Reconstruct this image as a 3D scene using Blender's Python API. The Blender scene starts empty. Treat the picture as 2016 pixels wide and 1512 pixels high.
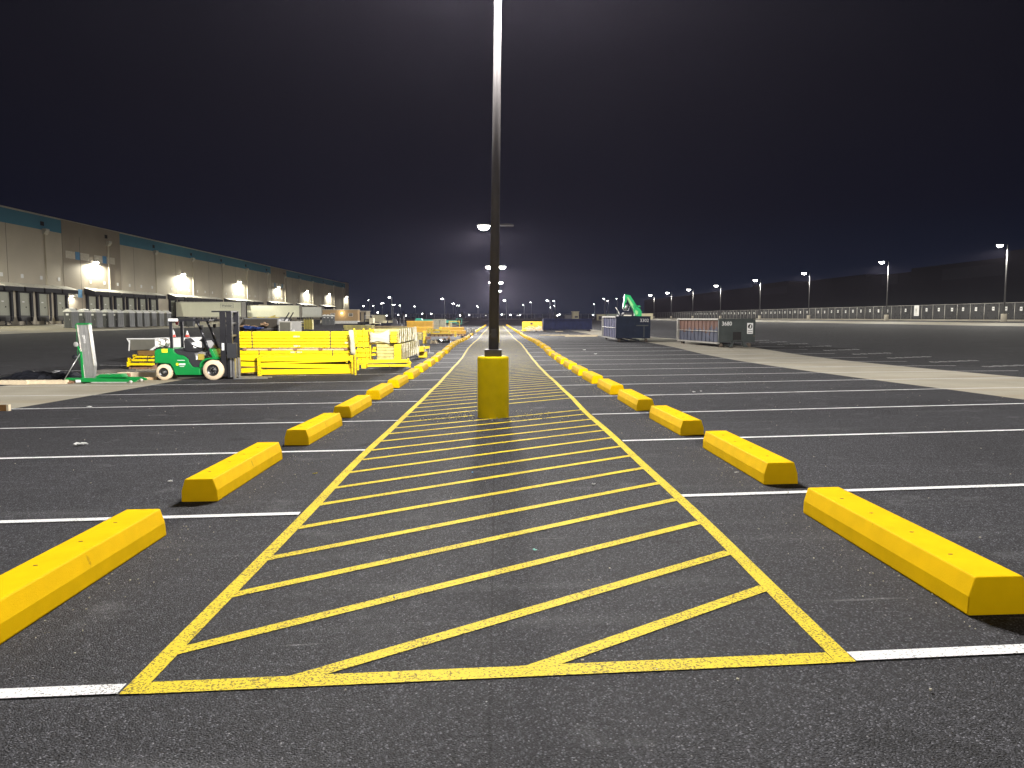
import bpy, bmesh, math, random
from mathutils import Vector, Matrix
R = math.radians
random.seed(7)
scene = bpy.context.scene
col = scene.collection

# ------------------------------------------------------------------ camera
F = 1514.0            # focal length in pixels of the 2016 px wide photograph
YAW = 0.0205
EYE = 1.80
cd = bpy.data.cameras.new('camera')
cam = bpy.data.objects.new('camera', cd); col.objects.link(cam)
cd.sensor_width = 36.0; cd.lens = F / 2016.0 * 36.0
cd.clip_start = 0.05; cd.clip_end = 3000
cam.location = (0, 0.155, EYE)
cam.rotation_euler = (R(90 - 4.96), 0, -YAW)
scene.camera = cam

# ------------------------------------------------------------------ world: night sky
world = bpy.data.worlds.new("World"); scene.world = world
world.use_nodes = True
wn, wl = world.node_tree.nodes, world.node_tree.links
wn.clear()
w_out = wn.new('ShaderNodeOutputWorld'); w_bg = wn.new('ShaderNodeBackground')
w_tc = wn.new('ShaderNodeTexCoord'); w_sep = wn.new('ShaderNodeSeparateXYZ')
w_ramp = wn.new('ShaderNodeValToRGB')
wl.new(w_tc.outputs['Generated'], w_sep.inputs[0])
wl.new(w_sep.outputs['Z'], w_ramp.inputs[0])
wl.new(w_ramp.outputs[0], w_bg.inputs['Color'])
wl.new(w_bg.outputs[0], w_out.inputs['Surface'])
cr = w_ramp.color_ramp
cr.elements[0].position = 0.0; cr.elements[0].color = (0.0090, 0.0150, 0.030, 1)
cr.elements[1].position = 1.0; cr.elements[1].color = (0.0035, 0.0035, 0.0055, 1)
for p, c in ((0.05, (0.0060, 0.0090, 0.020)), (0.13, (0.0038, 0.0045, 0.0105)), (0.25, (0.0036, 0.0037, 0.0075)), (0.5, (0.004, 0.0042, 0.0065))):
    e = cr.elements.new(p); e.color = c + (1,)
w_bg.inputs['Strength'].default_value = 1.0

scene.view_settings.view_transform = 'Standard'
scene.view_settings.look = 'None'
scene.view_settings.exposure = 0.0
scene.view_settings.gamma = 1.0
cy = scene.cycles
cy.max_bounces = 4; cy.diffuse_bounces = 2; cy.glossy_bounces = 2; cy.transmission_bounces = 2
cy.transparent_max_bounces = 8; cy.volume_bounces = 0
cy.sample_clamp_indirect = 4.0; cy.sample_clamp_direct = 0.0
cy.caustics_reflective = False; cy.caustics_refractive = False
cy.use_light_tree = True
cy.use_denoising = True
try:
    cy.denoiser = 'OPENIMAGEDENOISE'
except Exception:
    pass

HAZE_DENSITY = 0.00011
LAMP = 2250.0

# ------------------------------------------------------------------ terrain
Y_K = [-60, 0, 4, 7.6, 11.3, 15, 18.6, 22.3, 26, 29.6, 33, 37, 40.6, 44, 48, 51.6, 55, 59, 70, 82, 96, 116, 155, 200, 260, 330, 400, 520, 2600]
D_0 = [1.80, 1.80, 1.82, 1.83, 1.86, 1.93, 1.965, 2.01, 2.05, 2.08, 2.095, 2.105, 2.10, 2.06, 2.0, 1.975, 1.97, 1.98, 2.08, 2.16, 2.14, 2.17, 2.23, 2.29, 2.2, 1.6, 0.95, 0.9, 0.9]

def lerp_tab(xs, ys, x):
    if x <= xs[0]: return ys[0]
    if x >= xs[-1]: return ys[-1]
    for i in range(len(xs) - 1):
        if x <= xs[i + 1]:
            t = (x - xs[i]) / (xs[i + 1] - xs[i])
            return ys[i] * (1 - t) + ys[i + 1] * t
def smooth_tab(xs, ys, x):
    if x <= xs[0]: return ys[0]
    if x >= xs[-1]: return ys[-1]
    i = 0
    while x > xs[i + 1]: i += 1
    def slope(j):
        if j <= 0 or j >= len(xs) - 1: return 0.0
        return (ys[j + 1] - ys[j - 1]) / (xs[j + 1] - xs[j - 1])
    h = xs[i + 1] - xs[i]; t = (x - xs[i]) / h
    m0, m1 = slope(i) * h, slope(i + 1) * h
    return (2*t**3 - 3*t*t + 1) * ys[i] + (t**3 - 2*t*t + t) * m0 + (-2*t**3 + 3*t*t) * ys[i + 1] + (t**3 - t*t) * m1
XS = [-300, -62, -46, -16, -11.2, -1.9, 1.9, 11.2, 16, 19, 60, 71, 300]
_cache = {}
def prof(y):
    k = round(y, 3)
    if k in _cache: return _cache[k]
    d0 = smooth_tab(Y_K, D_0, y)
    rs = lerp_tab([0, 16, 23, 35, 60, 120, 300], [.20, .20, .16, .10, .12, .12, 0], y)
    ls = lerp_tab([0, 17, 25, 60, 200, 330], [.19, .17, .18, .10, .02, 0], y)
    far = lerp_tab([0, 330, 400], [0, 0, 1], y)
    def b(v): return v * (1 - far) + 0.95 * far
    ds = [b(.98), b(.98), b(1.57), b(d0 + ls), b(d0 + ls * .9), d0 + .033, d0 - .033, d0 - rs, d0 - rs * 1.25, d0 - rs * 1.3, b(.5), b(.47), b(.47)]
    _cache[k] = ds
    return ds
def zt(x, y):
    return EYE - lerp_tab(XS, prof(y), x)

def at(px, D):
    lat = (px - 1008.0) / F * D
    return (lat * math.cos(YAW) + D * math.sin(YAW), D * math.cos(YAW) - lat * math.sin(YAW))

# ------------------------------------------------------------------ materials
def mth(n, l, op, a, b=None, c=None, clamp=False):
    x = n.new('ShaderNodeMath'); x.operation = op; x.use_clamp = clamp
    for i, v in enumerate((a, b, c)):
        if v is None: continue
        if hasattr(v, 'default_value') or hasattr(v, 'links'): l.new(v, x.inputs[i])
        else: x.inputs[i].default_value = v
    return x.outputs[0]

MATS = {}
def nt(m):
    m.use_nodes = True
    return m.node_tree.nodes, m.node_tree.links
def mat(name, rgb, rough=0.6, metal=0.0, var=0.12, scale=3.0, bump=0.0, bscale=60.0, rust=None, spec=0.5):
    if name in MATS: return MATS[name]
    m = bpy.data.materials.new(name); n, l = nt(m)
    b = n['Principled BSDF']
    b.inputs['Roughness'].default_value = rough; b.inputs['Metallic'].default_value = metal
    b.inputs['Specular IOR Level'].default_value = spec
    tc = n.new('ShaderNodeTexCoord'); nz = n.new('ShaderNodeTexNoise')
    nz.inputs['Scale'].default_value = scale; nz.inputs['Detail'].default_value = 6
    l.new(tc.outputs['Object'], nz.inputs['Vector'])
    mr = n.new('ShaderNodeMapRange'); mr.inputs['From Min'].default_value = .3; mr.inputs['From Max'].default_value = .7
    mr.inputs['To Min'].default_value = 1 - var; mr.inputs['To Max'].default_value = 1 + var
    l.new(nz.outputs['Fac'], mr.inputs['Value'])
    vm = n.new('ShaderNodeVectorMath'); vm.operation = 'SCALE'
    vm.inputs[0].default_value = rgb; l.new(mr.outputs[0], vm.inputs['Scale'])
    src = vm.outputs[0]
    if rust:
        n2 = n.new('ShaderNodeTexNoise'); n2.inputs['Scale'].default_value = rust[1]; n2.inputs['Detail'].default_value = 8
        l.new(tc.outputs['Object'], n2.inputs['Vector']); rsrc = n2.outputs['Fac']
        if len(rust) > 3:      # paint worn off above a given height
            sz = n.new('ShaderNodeSeparateXYZ'); l.new(tc.outputs['Object'], sz.inputs[0])
            rsrc = mth(n, l, 'ADD', rsrc, mth(n, l, 'MULTIPLY', mth(n, l, 'SUBTRACT', sz.outputs['Z'], rust[3]), .55))
        r2 = n.new('ShaderNodeMapRange'); r2.inputs['From Min'].default_value = rust[2]; r2.inputs['From Max'].default_value = rust[2] + .08
        l.new(rsrc, r2.inputs['Value'])
        mx = n.new('ShaderNodeMix'); mx.data_type = 'RGBA'
        l.new(r2.outputs[0], mx.inputs['Factor']); l.new(src, mx.inputs['A']); mx.inputs['B'].default_value = tuple(rust[0]) + (1,)
        src = mx.outputs['Result']
    l.new(src, b.inputs['Base Color'])
    if bump:
        n3 = n.new('ShaderNodeTexNoise'); n3.inputs['Scale'].default_value = bscale; n3.inputs['Detail'].default_value = 4
        l.new(tc.outputs['Object'], n3.inputs['Vector'])
        bp = n.new('ShaderNodeBump'); bp.inputs['Strength'].default_value = bump; bp.inputs['Distance'].default_value = .01
        l.new(n3.outputs['Fac'], bp.inputs['Height']); l.new(bp.outputs[0], b.inputs['Normal'])
    MATS[name] = m
    return m
def emis(name, rgb, s):
    if name in MATS: return MATS[name]
    m = bpy.data.materials.new(name); n, l = nt(m)
    b = n['Principled BSDF']; b.inputs['Base Color'].default_value = (.8, .8, .8, 1)
    b.inputs['Emission Color'].default_value = tuple(rgb) + (1,); b.inputs['Emission Strength'].default_value = s
    try: m.cycles.emission_sampling = 'NONE'
    except Exception: pass
    MATS[name] = m
    return m

def asphalt_mat():
    m = bpy.data.materials.new('asphalt'); n, l = nt(m); b = n['Principled BSDF']
    tc = n.new('ShaderNodeTexCoord'); O = tc.outputs['Object']
    v = n.new('ShaderNodeTexVoronoi'); v.inputs['Scale'].default_value = 102; l.new(O, v.inputs['Vector'])
    rp = n.new('ShaderNodeValToRGB'); l.new(v.outputs['Color'], rp.inputs[0])
    e = rp.color_ramp; e.elements[0].position = .0; e.elements[0].color = (.022, .022, .024, 1)
    e.elements[1].position = 1; e.elements[1].color = (.42, .41, .41, 1)
    for p, c in ((.35, .038), (.60, .060), (.78, .11), (.92, .22)):
        q = e.elements.new(p); q.color = (c, c * 1.0, c * 1.13, 1)
    # dark binder between the stones
    gap = n.new('ShaderNodeMapRange'); l.new(v.outputs['Distance'], gap.inputs['Value'])
    gap.inputs['From Min'].default_value = .25; gap.inputs['From Max'].default_value = .75; gap.inputs['To Min'].default_value = .84; gap.inputs['To Max'].default_value = .32
    sc = n.new('ShaderNodeVectorMath'); sc.operation = 'SCALE'; l.new(rp.outputs[0], sc.inputs[0]); l.new(gap.outputs[0], sc.inputs['Scale'])
    # broad mottling
    n1 = n.new('ShaderNodeTexNoise'); n1.inputs['Scale'].default_value = .35; n1.inputs['Detail'].default_value = 8; n1.inputs['Roughness'].default_value = .6; l.new(O, n1.inputs['Vector'])
    mr = n.new('ShaderNodeMapRange'); l.new(n1.outputs['Fac'], mr.inputs['Value'])
    mr.inputs['From Min'].default_value = .3; mr.inputs['From Max'].default_value = .7; mr.inputs['To Min'].default_value = .80; mr.inputs['To Max'].default_value = 1.22
    # tyre and drag streaks: long thin noise, faint
    mp = n.new('ShaderNodeMapping'); mp.inputs['Rotation'].default_value = (0, 0, R(24)); mp.inputs['Scale'].default_value = (.30, 3.0, 1); l.new(O, mp.inputs['Vector'])
    n2 = n.new('ShaderNodeTexNoise'); n2.inputs['Scale'].default_value = 1.0; n2.inputs['Detail'].default_value = 5; l.new(mp.outputs[0], n2.inputs['Vector'])
    st = n.new('ShaderNodeMapRange'); l.new(n2.outputs['Fac'], st.inputs['Value']); st.inputs['From Min'].default_value = .58; st.inputs['From Max'].default_value = .78; st.inputs['To Min'].default_value = 0; st.inputs['To Max'].default_value = .03
    mp3 = n.new('ShaderNodeMapping'); mp3.inputs['Rotation'].default_value = (0, 0, R(-9)); mp3.inputs['Scale'].default_value = (1.1, 14.0, 1); l.new(O, mp3.inputs['Vector'])
    n3 = n.new('ShaderNodeTexNoise'); n3.inputs['Scale'].default_value = .8; n3.inputs['Detail'].default_value = 6; l.new(mp3.outputs[0], n3.inputs['Vector'])
    s3 = n.new('ShaderNodeMapRange'); l.new(n3.outputs['Fac'], s3.inputs['Value']); s3.inputs['From Min'].default_value = .70; s3.inputs['From Max'].default_value = .80; s3.inputs['To Min'].default_value = 0; s3.inputs['To Max'].default_value = .16
    # dried dust patches
    n4 = n.new('ShaderNodeTexNoise'); n4.inputs['Scale'].default_value = 1.7; n4.inputs['Detail'].default_value = 10; l.new(O, n4.inputs['Vector'])
    s4 = n.new('ShaderNodeMapRange'); l.new(n4.outputs['Fac'], s4.inputs['Value']); s4.inputs['From Min'].default_value = .62; s4.inputs['From Max'].default_value = .8; s4.inputs['To Min'].default_value = 0; s4.inputs['To Max'].default_value = .06
    add = mth(n, l, 'ADD', mth(n, l, 'ADD', st.outputs[0], s3.outputs[0]), s4.outputs[0])
    s5 = n.new('ShaderNodeVectorMath'); s5.operation = 'SCALE'; l.new(sc.outputs[0], s5.inputs[0]); l.new(mr.outputs[0], s5.inputs['Scale'])
    cb = n.new('ShaderNodeCombineXYZ'); l.new(add, cb.inputs[0]); l.new(add, cb.inputs[1]); l.new(add, cb.inputs[2])
    ad = n.new('ShaderNodeVectorMath'); ad.operation = 'ADD'; l.new(s5.outputs[0], ad.inputs[0]); l.new(cb.outputs[0], ad.inputs[1])
    # paving seam along the middle of the aisle
    sp = n.new('ShaderNodeSeparateXYZ'); l.new(O, sp.inputs[0])
    nw = n.new('ShaderNodeTexNoise'); nw.inputs['Scale'].default_value = 6; l.new(O, nw.inputs['Vector'])
    wob = mth(n, l, 'MULTIPLY_ADD', nw.outputs['Fac'], .03, -.015)
    xx = mth(n, l, 'ABSOLUTE', mth(n, l, 'ADD', mth(n, l, 'ADD', sp.outputs['X'], wob), .03))
    seam = n.new('ShaderNodeMapRange'); l.new(xx, seam.inputs['Value']); seam.inputs['From Min'].default_value = .002; seam.inputs['From Max'].default_value = .012; seam.inputs['To Min'].default_value = .55; seam.inputs['To Max'].default_value = 1
    fin = n.new('ShaderNodeVectorMath'); fin.operation = 'SCALE'; l.new(ad.outputs[0], fin.inputs[0]); l.new(seam.outputs[0], fin.inputs['Scale'])
    # oil drips and rubbed-in rubber: irregular dark spots
    n6 = n.new('ShaderNodeTexNoise'); n6.inputs['Scale'].default_value = 1.15; n6.inputs['Detail'].default_value = 3; n6.inputs['Distortion'].default_value = .8; l.new(O, n6.inputs['Vector'])
    s6 = n.new('ShaderNodeMapRange'); l.new(n6.outputs['Fac'], s6.inputs['Value']); s6.inputs['From Min'].default_value = .24; s6.inputs['From Max'].default_value = .34; s6.inputs['To Min'].default_value = .55; s6.inputs['To Max'].default_value = 1
    fi2 = n.new('ShaderNodeVectorMath'); fi2.operation = 'SCALE'; l.new(fin.outputs[0], fi2.inputs[0]); l.new(s6.outputs[0], fi2.inputs['Scale'])
    l.new(fi2.outputs[0], b.inputs['Base Color'])
    rr = n.new('ShaderNodeMapRange'); l.new(n1.outputs['Fac'], rr.inputs['Value']); rr.inputs['To Min'].default_value = .8; rr.inputs['To Max'].default_value = .98; b.inputs['Specular IOR Level'].default_value = .25
    l.new(rr.outputs[0], b.inputs['Roughness'])
    bp = n.new('ShaderNodeBump'); bp.inputs['Strength'].default_value = 1.0; bp.inputs['Distance'].default_value = .006; bp.invert = True
    l.new(v.outputs['Distance'], bp.inputs['Height']); l.new(bp.outputs[0], b.inputs['Normal'])
    return m

def paint_mat(name, rgb, wear):
    """road paint: the pits between the stones of the asphalt stay bare"""
    m = bpy.data.materials.new(name); n, l = nt(m); b = n['Principled BSDF']
    tc = n.new('ShaderNodeTexCoord'); O = tc.outputs['Object']
    v = n.new('ShaderNodeTexNoise'); v.inputs['Scale'].default_value = 70; v.inputs['Detail'].default_value = 3; v.inputs['Roughness'].default_value = .7; l.new(O, v.inputs['Vector'])
    n1 = n.new('ShaderNodeTexNoise'); n1.inputs['Scale'].default_value = 2.2; n1.inputs['Detail'].default_value = 5; l.new(O, n1.inputs['Vector'])
    thr = mth(n, l, 'MULTIPLY_ADD', n1.outputs['Fac'], .22, wear)
    msk = n.new('ShaderNodeMapRange'); l.new(mth(n, l, 'SUBTRACT', v.outputs['Fac'], thr), msk.inputs['Value'])
    msk.inputs['From Min'].default_value = 0; msk.inputs['From Max'].default_value = .05
    mx = n.new('ShaderNodeMix'); mx.data_type = 'RGBA'
    l.new(msk.outputs[0], mx.inputs['Factor']); mx.inputs['A'].default_value = (rgb[0] * .22 + .02, rgb[1] * .22 + .02, rgb[2] * .2 + .02, 1)
    mx.inputs['B'].default_value = tuple(rgb) + (1,)
    l.new(mx.outputs['Result'], b.inputs['Base Color']); b.inputs['Roughness'].default_value = .75; b.inputs['Specular IOR Level'].default_value = .12
    bp = n.new('ShaderNodeBump'); bp.inputs['Strength'].default_value = .35; bp.inputs['Distance'].default_value = .003
    l.new(v.outputs['Fac'], bp.inputs['Height']); l.new(bp.outputs[0], b.inputs['Normal'])
    return m

def concrete_mat(name, rgb, stain=.5, joint=4.6):
    m = bpy.data.materials.new(name); n, l = nt(m); b = n['Principled BSDF']
    tc = n.new('ShaderNodeTexCoord'); O = tc.outputs['Object']
    a = n.new('ShaderNodeTexNoise'); a.inputs['Scale'].default_value = .5; a.inputs['Detail'].default_value = 9; l.new(O, a.inputs['Vector'])
    c = n.new('ShaderNodeTexNoise'); c.inputs['Scale'].default_value = 35; c.inputs['Detail'].default_value = 4; l.new(O, c.inputs['Vector'])
    f = mth(n, l, 'ADD', mth(n, l, 'MULTIPLY_ADD', a.outputs['Fac'], .7, .38), mth(n, l, 'MULTIPLY', c.outputs['Fac'], .5))
    sp = n.new('ShaderNodeSeparateXYZ'); l.new(O, sp.inputs[0])
    q = mth(n, l, 'ABSOLUTE', mth(n, l, 'SUBTRACT', mth(n, l, 'FRACT', mth(n, l, 'DIVIDE', sp.outputs['Y'], joint)), .5))
    jm = n.new('ShaderNodeMapRange'); l.new(q, jm.inputs['Value']); jm.inputs['From Min'].default_value = .496; jm.inputs['From Max'].default_value = .4985; jm.inputs['To Min'].default_value = 1; jm.inputs['To Max'].default_value = .55
    f2 = mth(n, l, 'MULTIPLY', f, jm.outputs[0])
    sc = n.new('ShaderNodeVectorMath'); sc.operation = 'SCALE'; sc.inputs[0].default_value = rgb; l.new(f2, sc.inputs['Scale'])
    # streaky brown stains
    mp = n.new('ShaderNodeMapping'); mp.inputs['Scale'].default_value = (.25, 1.3, 1); mp.inputs['Rotation'].default_value = (0, 0, R(6)); l.new(O, mp.inputs['Vector'])
    d = n.new('ShaderNodeTexNoise'); d.inputs['Scale'].default_value = .7; d.inputs['Detail'].default_value = 6; l.new(mp.outputs[0], d.inputs['Vector'])
    ds = n.new('ShaderNodeMapRange'); l.new(d.outputs['Fac'], ds.inputs['Value']); ds.inputs['From Min'].default_value = .5; ds.inputs['From Max'].default_value = .8; ds.inputs['To Max'].default_value = stain
    mx = n.new('ShaderNodeMix'); mx.data_type = 'RGBA'; l.new(ds.outputs[0], mx.inputs['Factor']); l.new(sc.outputs[0], mx.inputs['A'])
    mx.inputs['B'].default_value = (rgb[0] * .85, rgb[1] * .62, rgb[2] * .34, 1)
    l.new(mx.outputs['Result'], b.inputs['Base Color']); b.inputs['Roughness'].default_value = .8
    bp = n.new('ShaderNodeBump'); bp.inputs['Strength'].default_value = .25; bp.inputs['Distance'].default_value = .004
    l.new(c.outputs['Fac'], bp.inputs['Height']); l.new(bp.outputs[0], b.inputs['Normal'])
    return m

# ------------------------------------------------------------------ mesh helpers
class MB:
    def __init__(s): s.v = []; s.f = []; s.m = []; s.s = []
    def add(s, vs, fs, mi=0, smooth=False, M=None):
        o = len(s.v)
        s.v += [tuple(M @ Vector(v)) if M else tuple(v) for v in vs]
        for f in fs:
            s.f.append(tuple(o + i for i in f)); s.m.append(mi); s.s.append(smooth)
        return s
    def box(s, x0, x1, y0, y1, z0, z1, mi=0, M=None):
        vs = [(x0,y0,z0),(x1,y0,z0),(x1,y1,z0),(x0,y1,z0),(x0,y0,z1),(x1,y0,z1),(x1,y1,z1),(x0,y1,z1)]
        fs = [(0,3,2,1),(4,5,6,7),(0,1,5,4),(1,2,6,5),(2,3,7,6),(3,0,4,7)]
        return s.add(vs, fs, mi, M=M)
    def cbox(s, c, d, rz=0, ry=0, rx=0, mi=0):
        M = Matrix.Translation(c) @ Matrix.Rotation(rz, 4, 'Z') @ Matrix.Rotation(ry, 4, 'Y') @ Matrix.Rotation(rx, 4, 'X')
        return s.box(-d[0]/2, d[0]/2, -d[1]/2, d[1]/2, -d[2]/2, d[2]/2, mi, M)
    def prism(s, poly, a, b, axis='Y', mi=0, M=None):
        """poly: (u,w) points; axis Y: u=x,w=z extruded a..b in y; axis X: u=y,w=z; axis Z: u=x,w=y"""
        n = len(poly)
        def P(u, w, t): return {'Y': (u, t, w), 'X': (t, u, w), 'Z': (u, w, t)}[axis]
        vs = [P(u, w, a) for u, w in poly] + [P(u, w, b) for u, w in poly]
        fs = [tuple(range(n)), tuple(range(2*n - 1, n - 1, -1))] + [(i, i + n, (i + 1) % n + n, (i + 1) % n) for i in range(n)]
        return s.add(vs, fs, mi, M=M)
    def cyl(s, p0, p1, r0, r1=None, n=16, mi=0, cap=True):
        r1 = r0 if r1 is None else r1
        p0, p1 = Vector(p0), Vector(p1); d = (p1 - p0)
        if d.length < 1e-6: return s
        q = d.normalized().to_track_quat('Z', 'Y').to_matrix()
        vs = []
        for p, r in ((p0, r0), (p1, r1)):
            for i in range(n):
                a = 2*math.pi*i/n
                vs.append(tuple(p + q @ Vector((math.cos(a)*r, math.sin(a)*r, 0))))
        s.add(vs, [(i, (i+1) % n, (i+1) % n + n, i + n) for i in range(n)], mi, n > 6)
        if cap:
            o = len(s.v) - 2*n
            s.f.append(tuple(o + i for i in range(n - 1, -1, -1))); s.m.append(mi); s.s.append(False)
            s.f.append(tuple(o + n + i for i in range(n))); s.m.append(mi); s.s.append(False)
        return s
    def tube(s, pts, r, n=8, mi=0):
        for a, b in zip(pts[:-1], pts[1:]): s.cyl(a, b, r, r, n, mi)
        return s
    def lathe(s, prof_, c=(0, 0, 0), n=24, mi=0, axis='Z'):
        vs = []
        for r, z in prof_:
            for i in range(n):
                a = 2*math.pi*i/n; x, y = r*math.cos(a), r*math.sin(a)
                if axis == 'Z': vs.append((c[0]+x, c[1]+y, c[2]+z))
                elif axis == 'Y': vs.append((c[0]+x, c[1]+z, c[2]+y))
                else: vs.append((c[0]+z, c[1]+x, c[2]+y))
        fs = []
        for k in range(len(prof_) - 1):
            for i in range(n):
                fs.append((k*n+i, k*n+(i+1) % n, (k+1)*n+(i+1) % n, (k+1)*n+i))
        return s.add(vs, fs, mi, True)
    def build(s, name, mats, parent=None, bevel=0, loc=None, fixn=True):
        me = bpy.data.meshes.new(name); me.from_pydata(s.v, [], s.f)
        if not isinstance(mats, (list, tuple)): mats = [mats]
        for m in mats: me.materials.append(m)
        me.polygons.foreach_set('material_index', s.m); me.polygons.foreach_set('use_smooth', s.s)
        if fixn or bevel:
            bm = bmesh.new(); bm.from_mesh(me)
            bmesh.ops.recalc_face_normals(bm, faces=bm.faces)
            if bevel:
                es = [e for e in bm.edges if len(e.link_faces) == 2 and e.calc_face_angle(0) > .35]
                bmesh.ops.bevel(bm, geom=es, offset=bevel, segments=2, affect='EDGES', profile=.6, clamp_overlap=True)
            bm.to_mesh(me); bm.free()
        me.update()
        o = bpy.data.objects.new(name, me); col.objects.link(o)
        if loc: o.location = loc
        if parent: o.parent = parent
        return o
def tag(o, label=None, cat=None, group=None, kind=None):
    if label: o['label'] = label
    if cat: o['category'] = cat
    if group: o['group'] = group
    if kind: o['kind'] = kind
    return o
def thing(name, label, cat, loc=(0, 0, 0), rz=0, group=None):
    o = bpy.data.objects.new(name, None); col.objects.link(o)
    o.empty_display_size = .2
    o.location = loc; o.rotation_euler = (0, 0, rz)
    return tag(o, label, cat, group)
def kids(o): return [c for c in list(col.objects) if c.parent == o]
KMAP = {}
def copy_tree(o, parent=None, ch=None):
    c = o.copy(); col.objects.link(c)
    if parent: c.parent = parent
    for k in (ch[o.name] if ch and o.name in ch else []):
        copy_tree(k, c, ch)
    return c
def tree_map(o):
    m = {}
    allo = list(col.objects)
    st = [o]
    while st:
        x = st.pop(); k = [c for c in allo if c.parent == x]
        m[x.name] = k; st += k
    return m
ORD = ['first', 'second', 'third', 'fourth', 'fifth', 'sixth', 'seventh', 'eighth', 'ninth', 'tenth', 'eleventh', 'twelfth', 'thirteenth', 'fourteenth', 'fifteenth', 'sixteenth', 'seventeenth', 'eighteenth', 'nineteenth', 'twentieth']
def ordn(i):
    if i < 20: return ORD[i]
    k = i + 1; sfx = 'th' if 10 <= k % 100 <= 20 else {1: 'st', 2: 'nd', 3: 'rd'}.get(k % 10, 'th')
    return f'{k}{sfx}'
def text_part(name, body, size, m, parent, loc, rot, extrude=.004):
    cu = bpy.data.curves.new(name, 'FONT'); cu.body = body; cu.size = size; cu.extrude = extrude
    cu.align_x = 'CENTER'; cu.align_y = 'CENTER'
    o = bpy.data.objects.new(name, cu); col.objects.link(o)
    dg = bpy.context.evaluated_depsgraph_get(); me = bpy.data.meshes.new_from_object(o.evaluated_get(dg))
    bpy.data.objects.remove(o)
    me.materials.clear(); me.materials.append(m)
    q = bpy.data.objects.new(name, me); col.objects.link(q)
    q.location = loc; q.rotation_euler = rot; q.parent = parent
    return q

# ------------------------------------------------------------------ yard lamps' own light
def lamp_light(name, parent, loc, power, rgb, radius=.18, wide=True, cap=12.0, spill=(-.14, .16)):
    ld = bpy.data.lights.new(name, 'POINT'); ld.energy = power; ld.color = rgb; ld.shadow_soft_size = radius
    ld.use_nodes = True
    n, l = ld.node_tree.nodes, ld.node_tree.links
    em = [x for x in n if x.type == 'EMISSION'][0]
    g = n.new('ShaderNodeNewGeometry'); sp = n.new('ShaderNodeSeparateXYZ')
    l.new(g.outputs['Incoming'], sp.inputs[0])
    c = mth(n, l, 'MAXIMUM', mth(n, l, 'MULTIPLY', sp.outputs['Z'], -1.0), .001)   # cosine below the lamp
    if wide:   # batwing distribution of a yard luminaire, with a little spill just above the horizontal
        raw = mth(n, l, 'MULTIPLY', sp.outputs['Z'], -1.0)
        g1 = mth(n, l, 'MINIMUM', mth(n, l, 'DIVIDE', 1.0, mth(n, l, 'POWER', c, 2.6)), cap)
        cut = n.new('ShaderNodeMapRange'); cut.interpolation_type = 'SMOOTHSTEP'
        cut.inputs['From Min'].default_value = spill[0]; cut.inputs['From Max'].default_value = spill[1]
        l.new(raw, cut.inputs['Value'])
        l.new(mth(n, l, 'MULTIPLY', g1, cut.outputs[0]), em.inputs['Strength'])
    else:
        cut = n.new('ShaderNodeMapRange'); cut.interpolation_type = 'SMOOTHSTEP'
        cut.inputs['From Min'].default_value = .10; cut.inputs['From Max'].default_value = .45
        l.new(c, cut.inputs['Value']); l.new(mth(n, l, 'MULTIPLY', cut.outputs[0], 1.0), em.inputs['Strength'])
    o = bpy.data.objects.new(name, ld); col.objects.link(o); o.location = loc; o.parent = parent
    return o
# ------------------------------------------------------------------ shared materials
M_ASPH = asphalt_mat()
M_YLINE = paint_mat('yellow_road_paint', (.76, .58, .03), .31)
M_WLINE = paint_mat('white_road_paint', (.80, .80, .80), .27)
M_CONC = concrete_mat('concrete_slab', (.37, .34, .265), .35)
M_APRON = concrete_mat('concrete_apron', (.36, .33, .26), .3, 6.1)
M_STOP = mat('yellow_concrete_paint', (.85, .52, .0005), .6, spec=.03, var=.06, scale=5, bump=.12, bscale=90, rust=((.42, .23, .01), 7, .70))
M_BASEY = mat('yellow_pole_base_paint', (.80, .60, .001), .6, spec=.05, rust=((.50, .36, .03), 5, .70), var=.07, scale=4, bump=.2, bscale=30)
M_BLACK = mat('black_pit', (.012, .011, .01), .9)
M_POLE = mat('dark_bronze_pole', (.078, .072, .072), .6, 0, var=.1, spec=.25)
M_LENS = emis('lamp_lens_glow', (1, .97, .90), 40)
M_LENSB = emis('floodlight_glow', (1, .98, .93), 60)
M_RACK = mat('safety_yellow_steel', (.80, .58, .004), .35, var=.05, scale=6, rust=((.40, .27, .05), 14, .74))
M_RACKO = mat('orange_yellow_steel', (.62, .34, .01), .45, var=.15, scale=3)
M_STRAP = mat('black_strap', (.02, .02, .02), .5)
M_WRAP = mat('clear_stretch_wrap', (.55, .52, .42), .22, var=.25, scale=12, bump=.6, bscale=14)
M_WRAPY = mat('wrapped_olive_steel', (.46, .40, .14), .3, var=.35, scale=7, bump=.6, bscale=18)
M_LABEL = mat('pale_paper_label', (.72, .55, .30), .7)
M_WOOD = mat('raw_timber', (.50, .34, .18), .8, var=.2, scale=9)
M_WOODD = mat('weathered_timber', (.20, .11, .06), .85, var=.3, scale=9)
M_WOODP = mat('pale_lumber', (.62, .52, .36), .8, var=.15, scale=6)
M_GREEN = mat('green_machine_paint', (.003, .20, .04), .35, var=.06)
M_CHAR = mat('charcoal_plastic', (.022, .023, .026), .5)
M_STEELD = mat('dark_mast_steel', (.024, .024, .028), .4, .5)
M_STEEL = mat('bare_steel', (.42, .42, .42), .35, .8, var=.2, scale=8)
M_TYRE = mat('cream_solid_tyre', (.62, .50, .34), .8, var=.1, scale=6, bump=.2, bscale=30)
M_WHITE = mat('white_paint', (.72, .72, .70), .5, var=.06)
M_GREY = mat('grey_paint', (.25, .25, .24), .55)
M_TARP = mat('black_tarp', (.012, .013, .017), .35, var=.3, scale=5)
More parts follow.
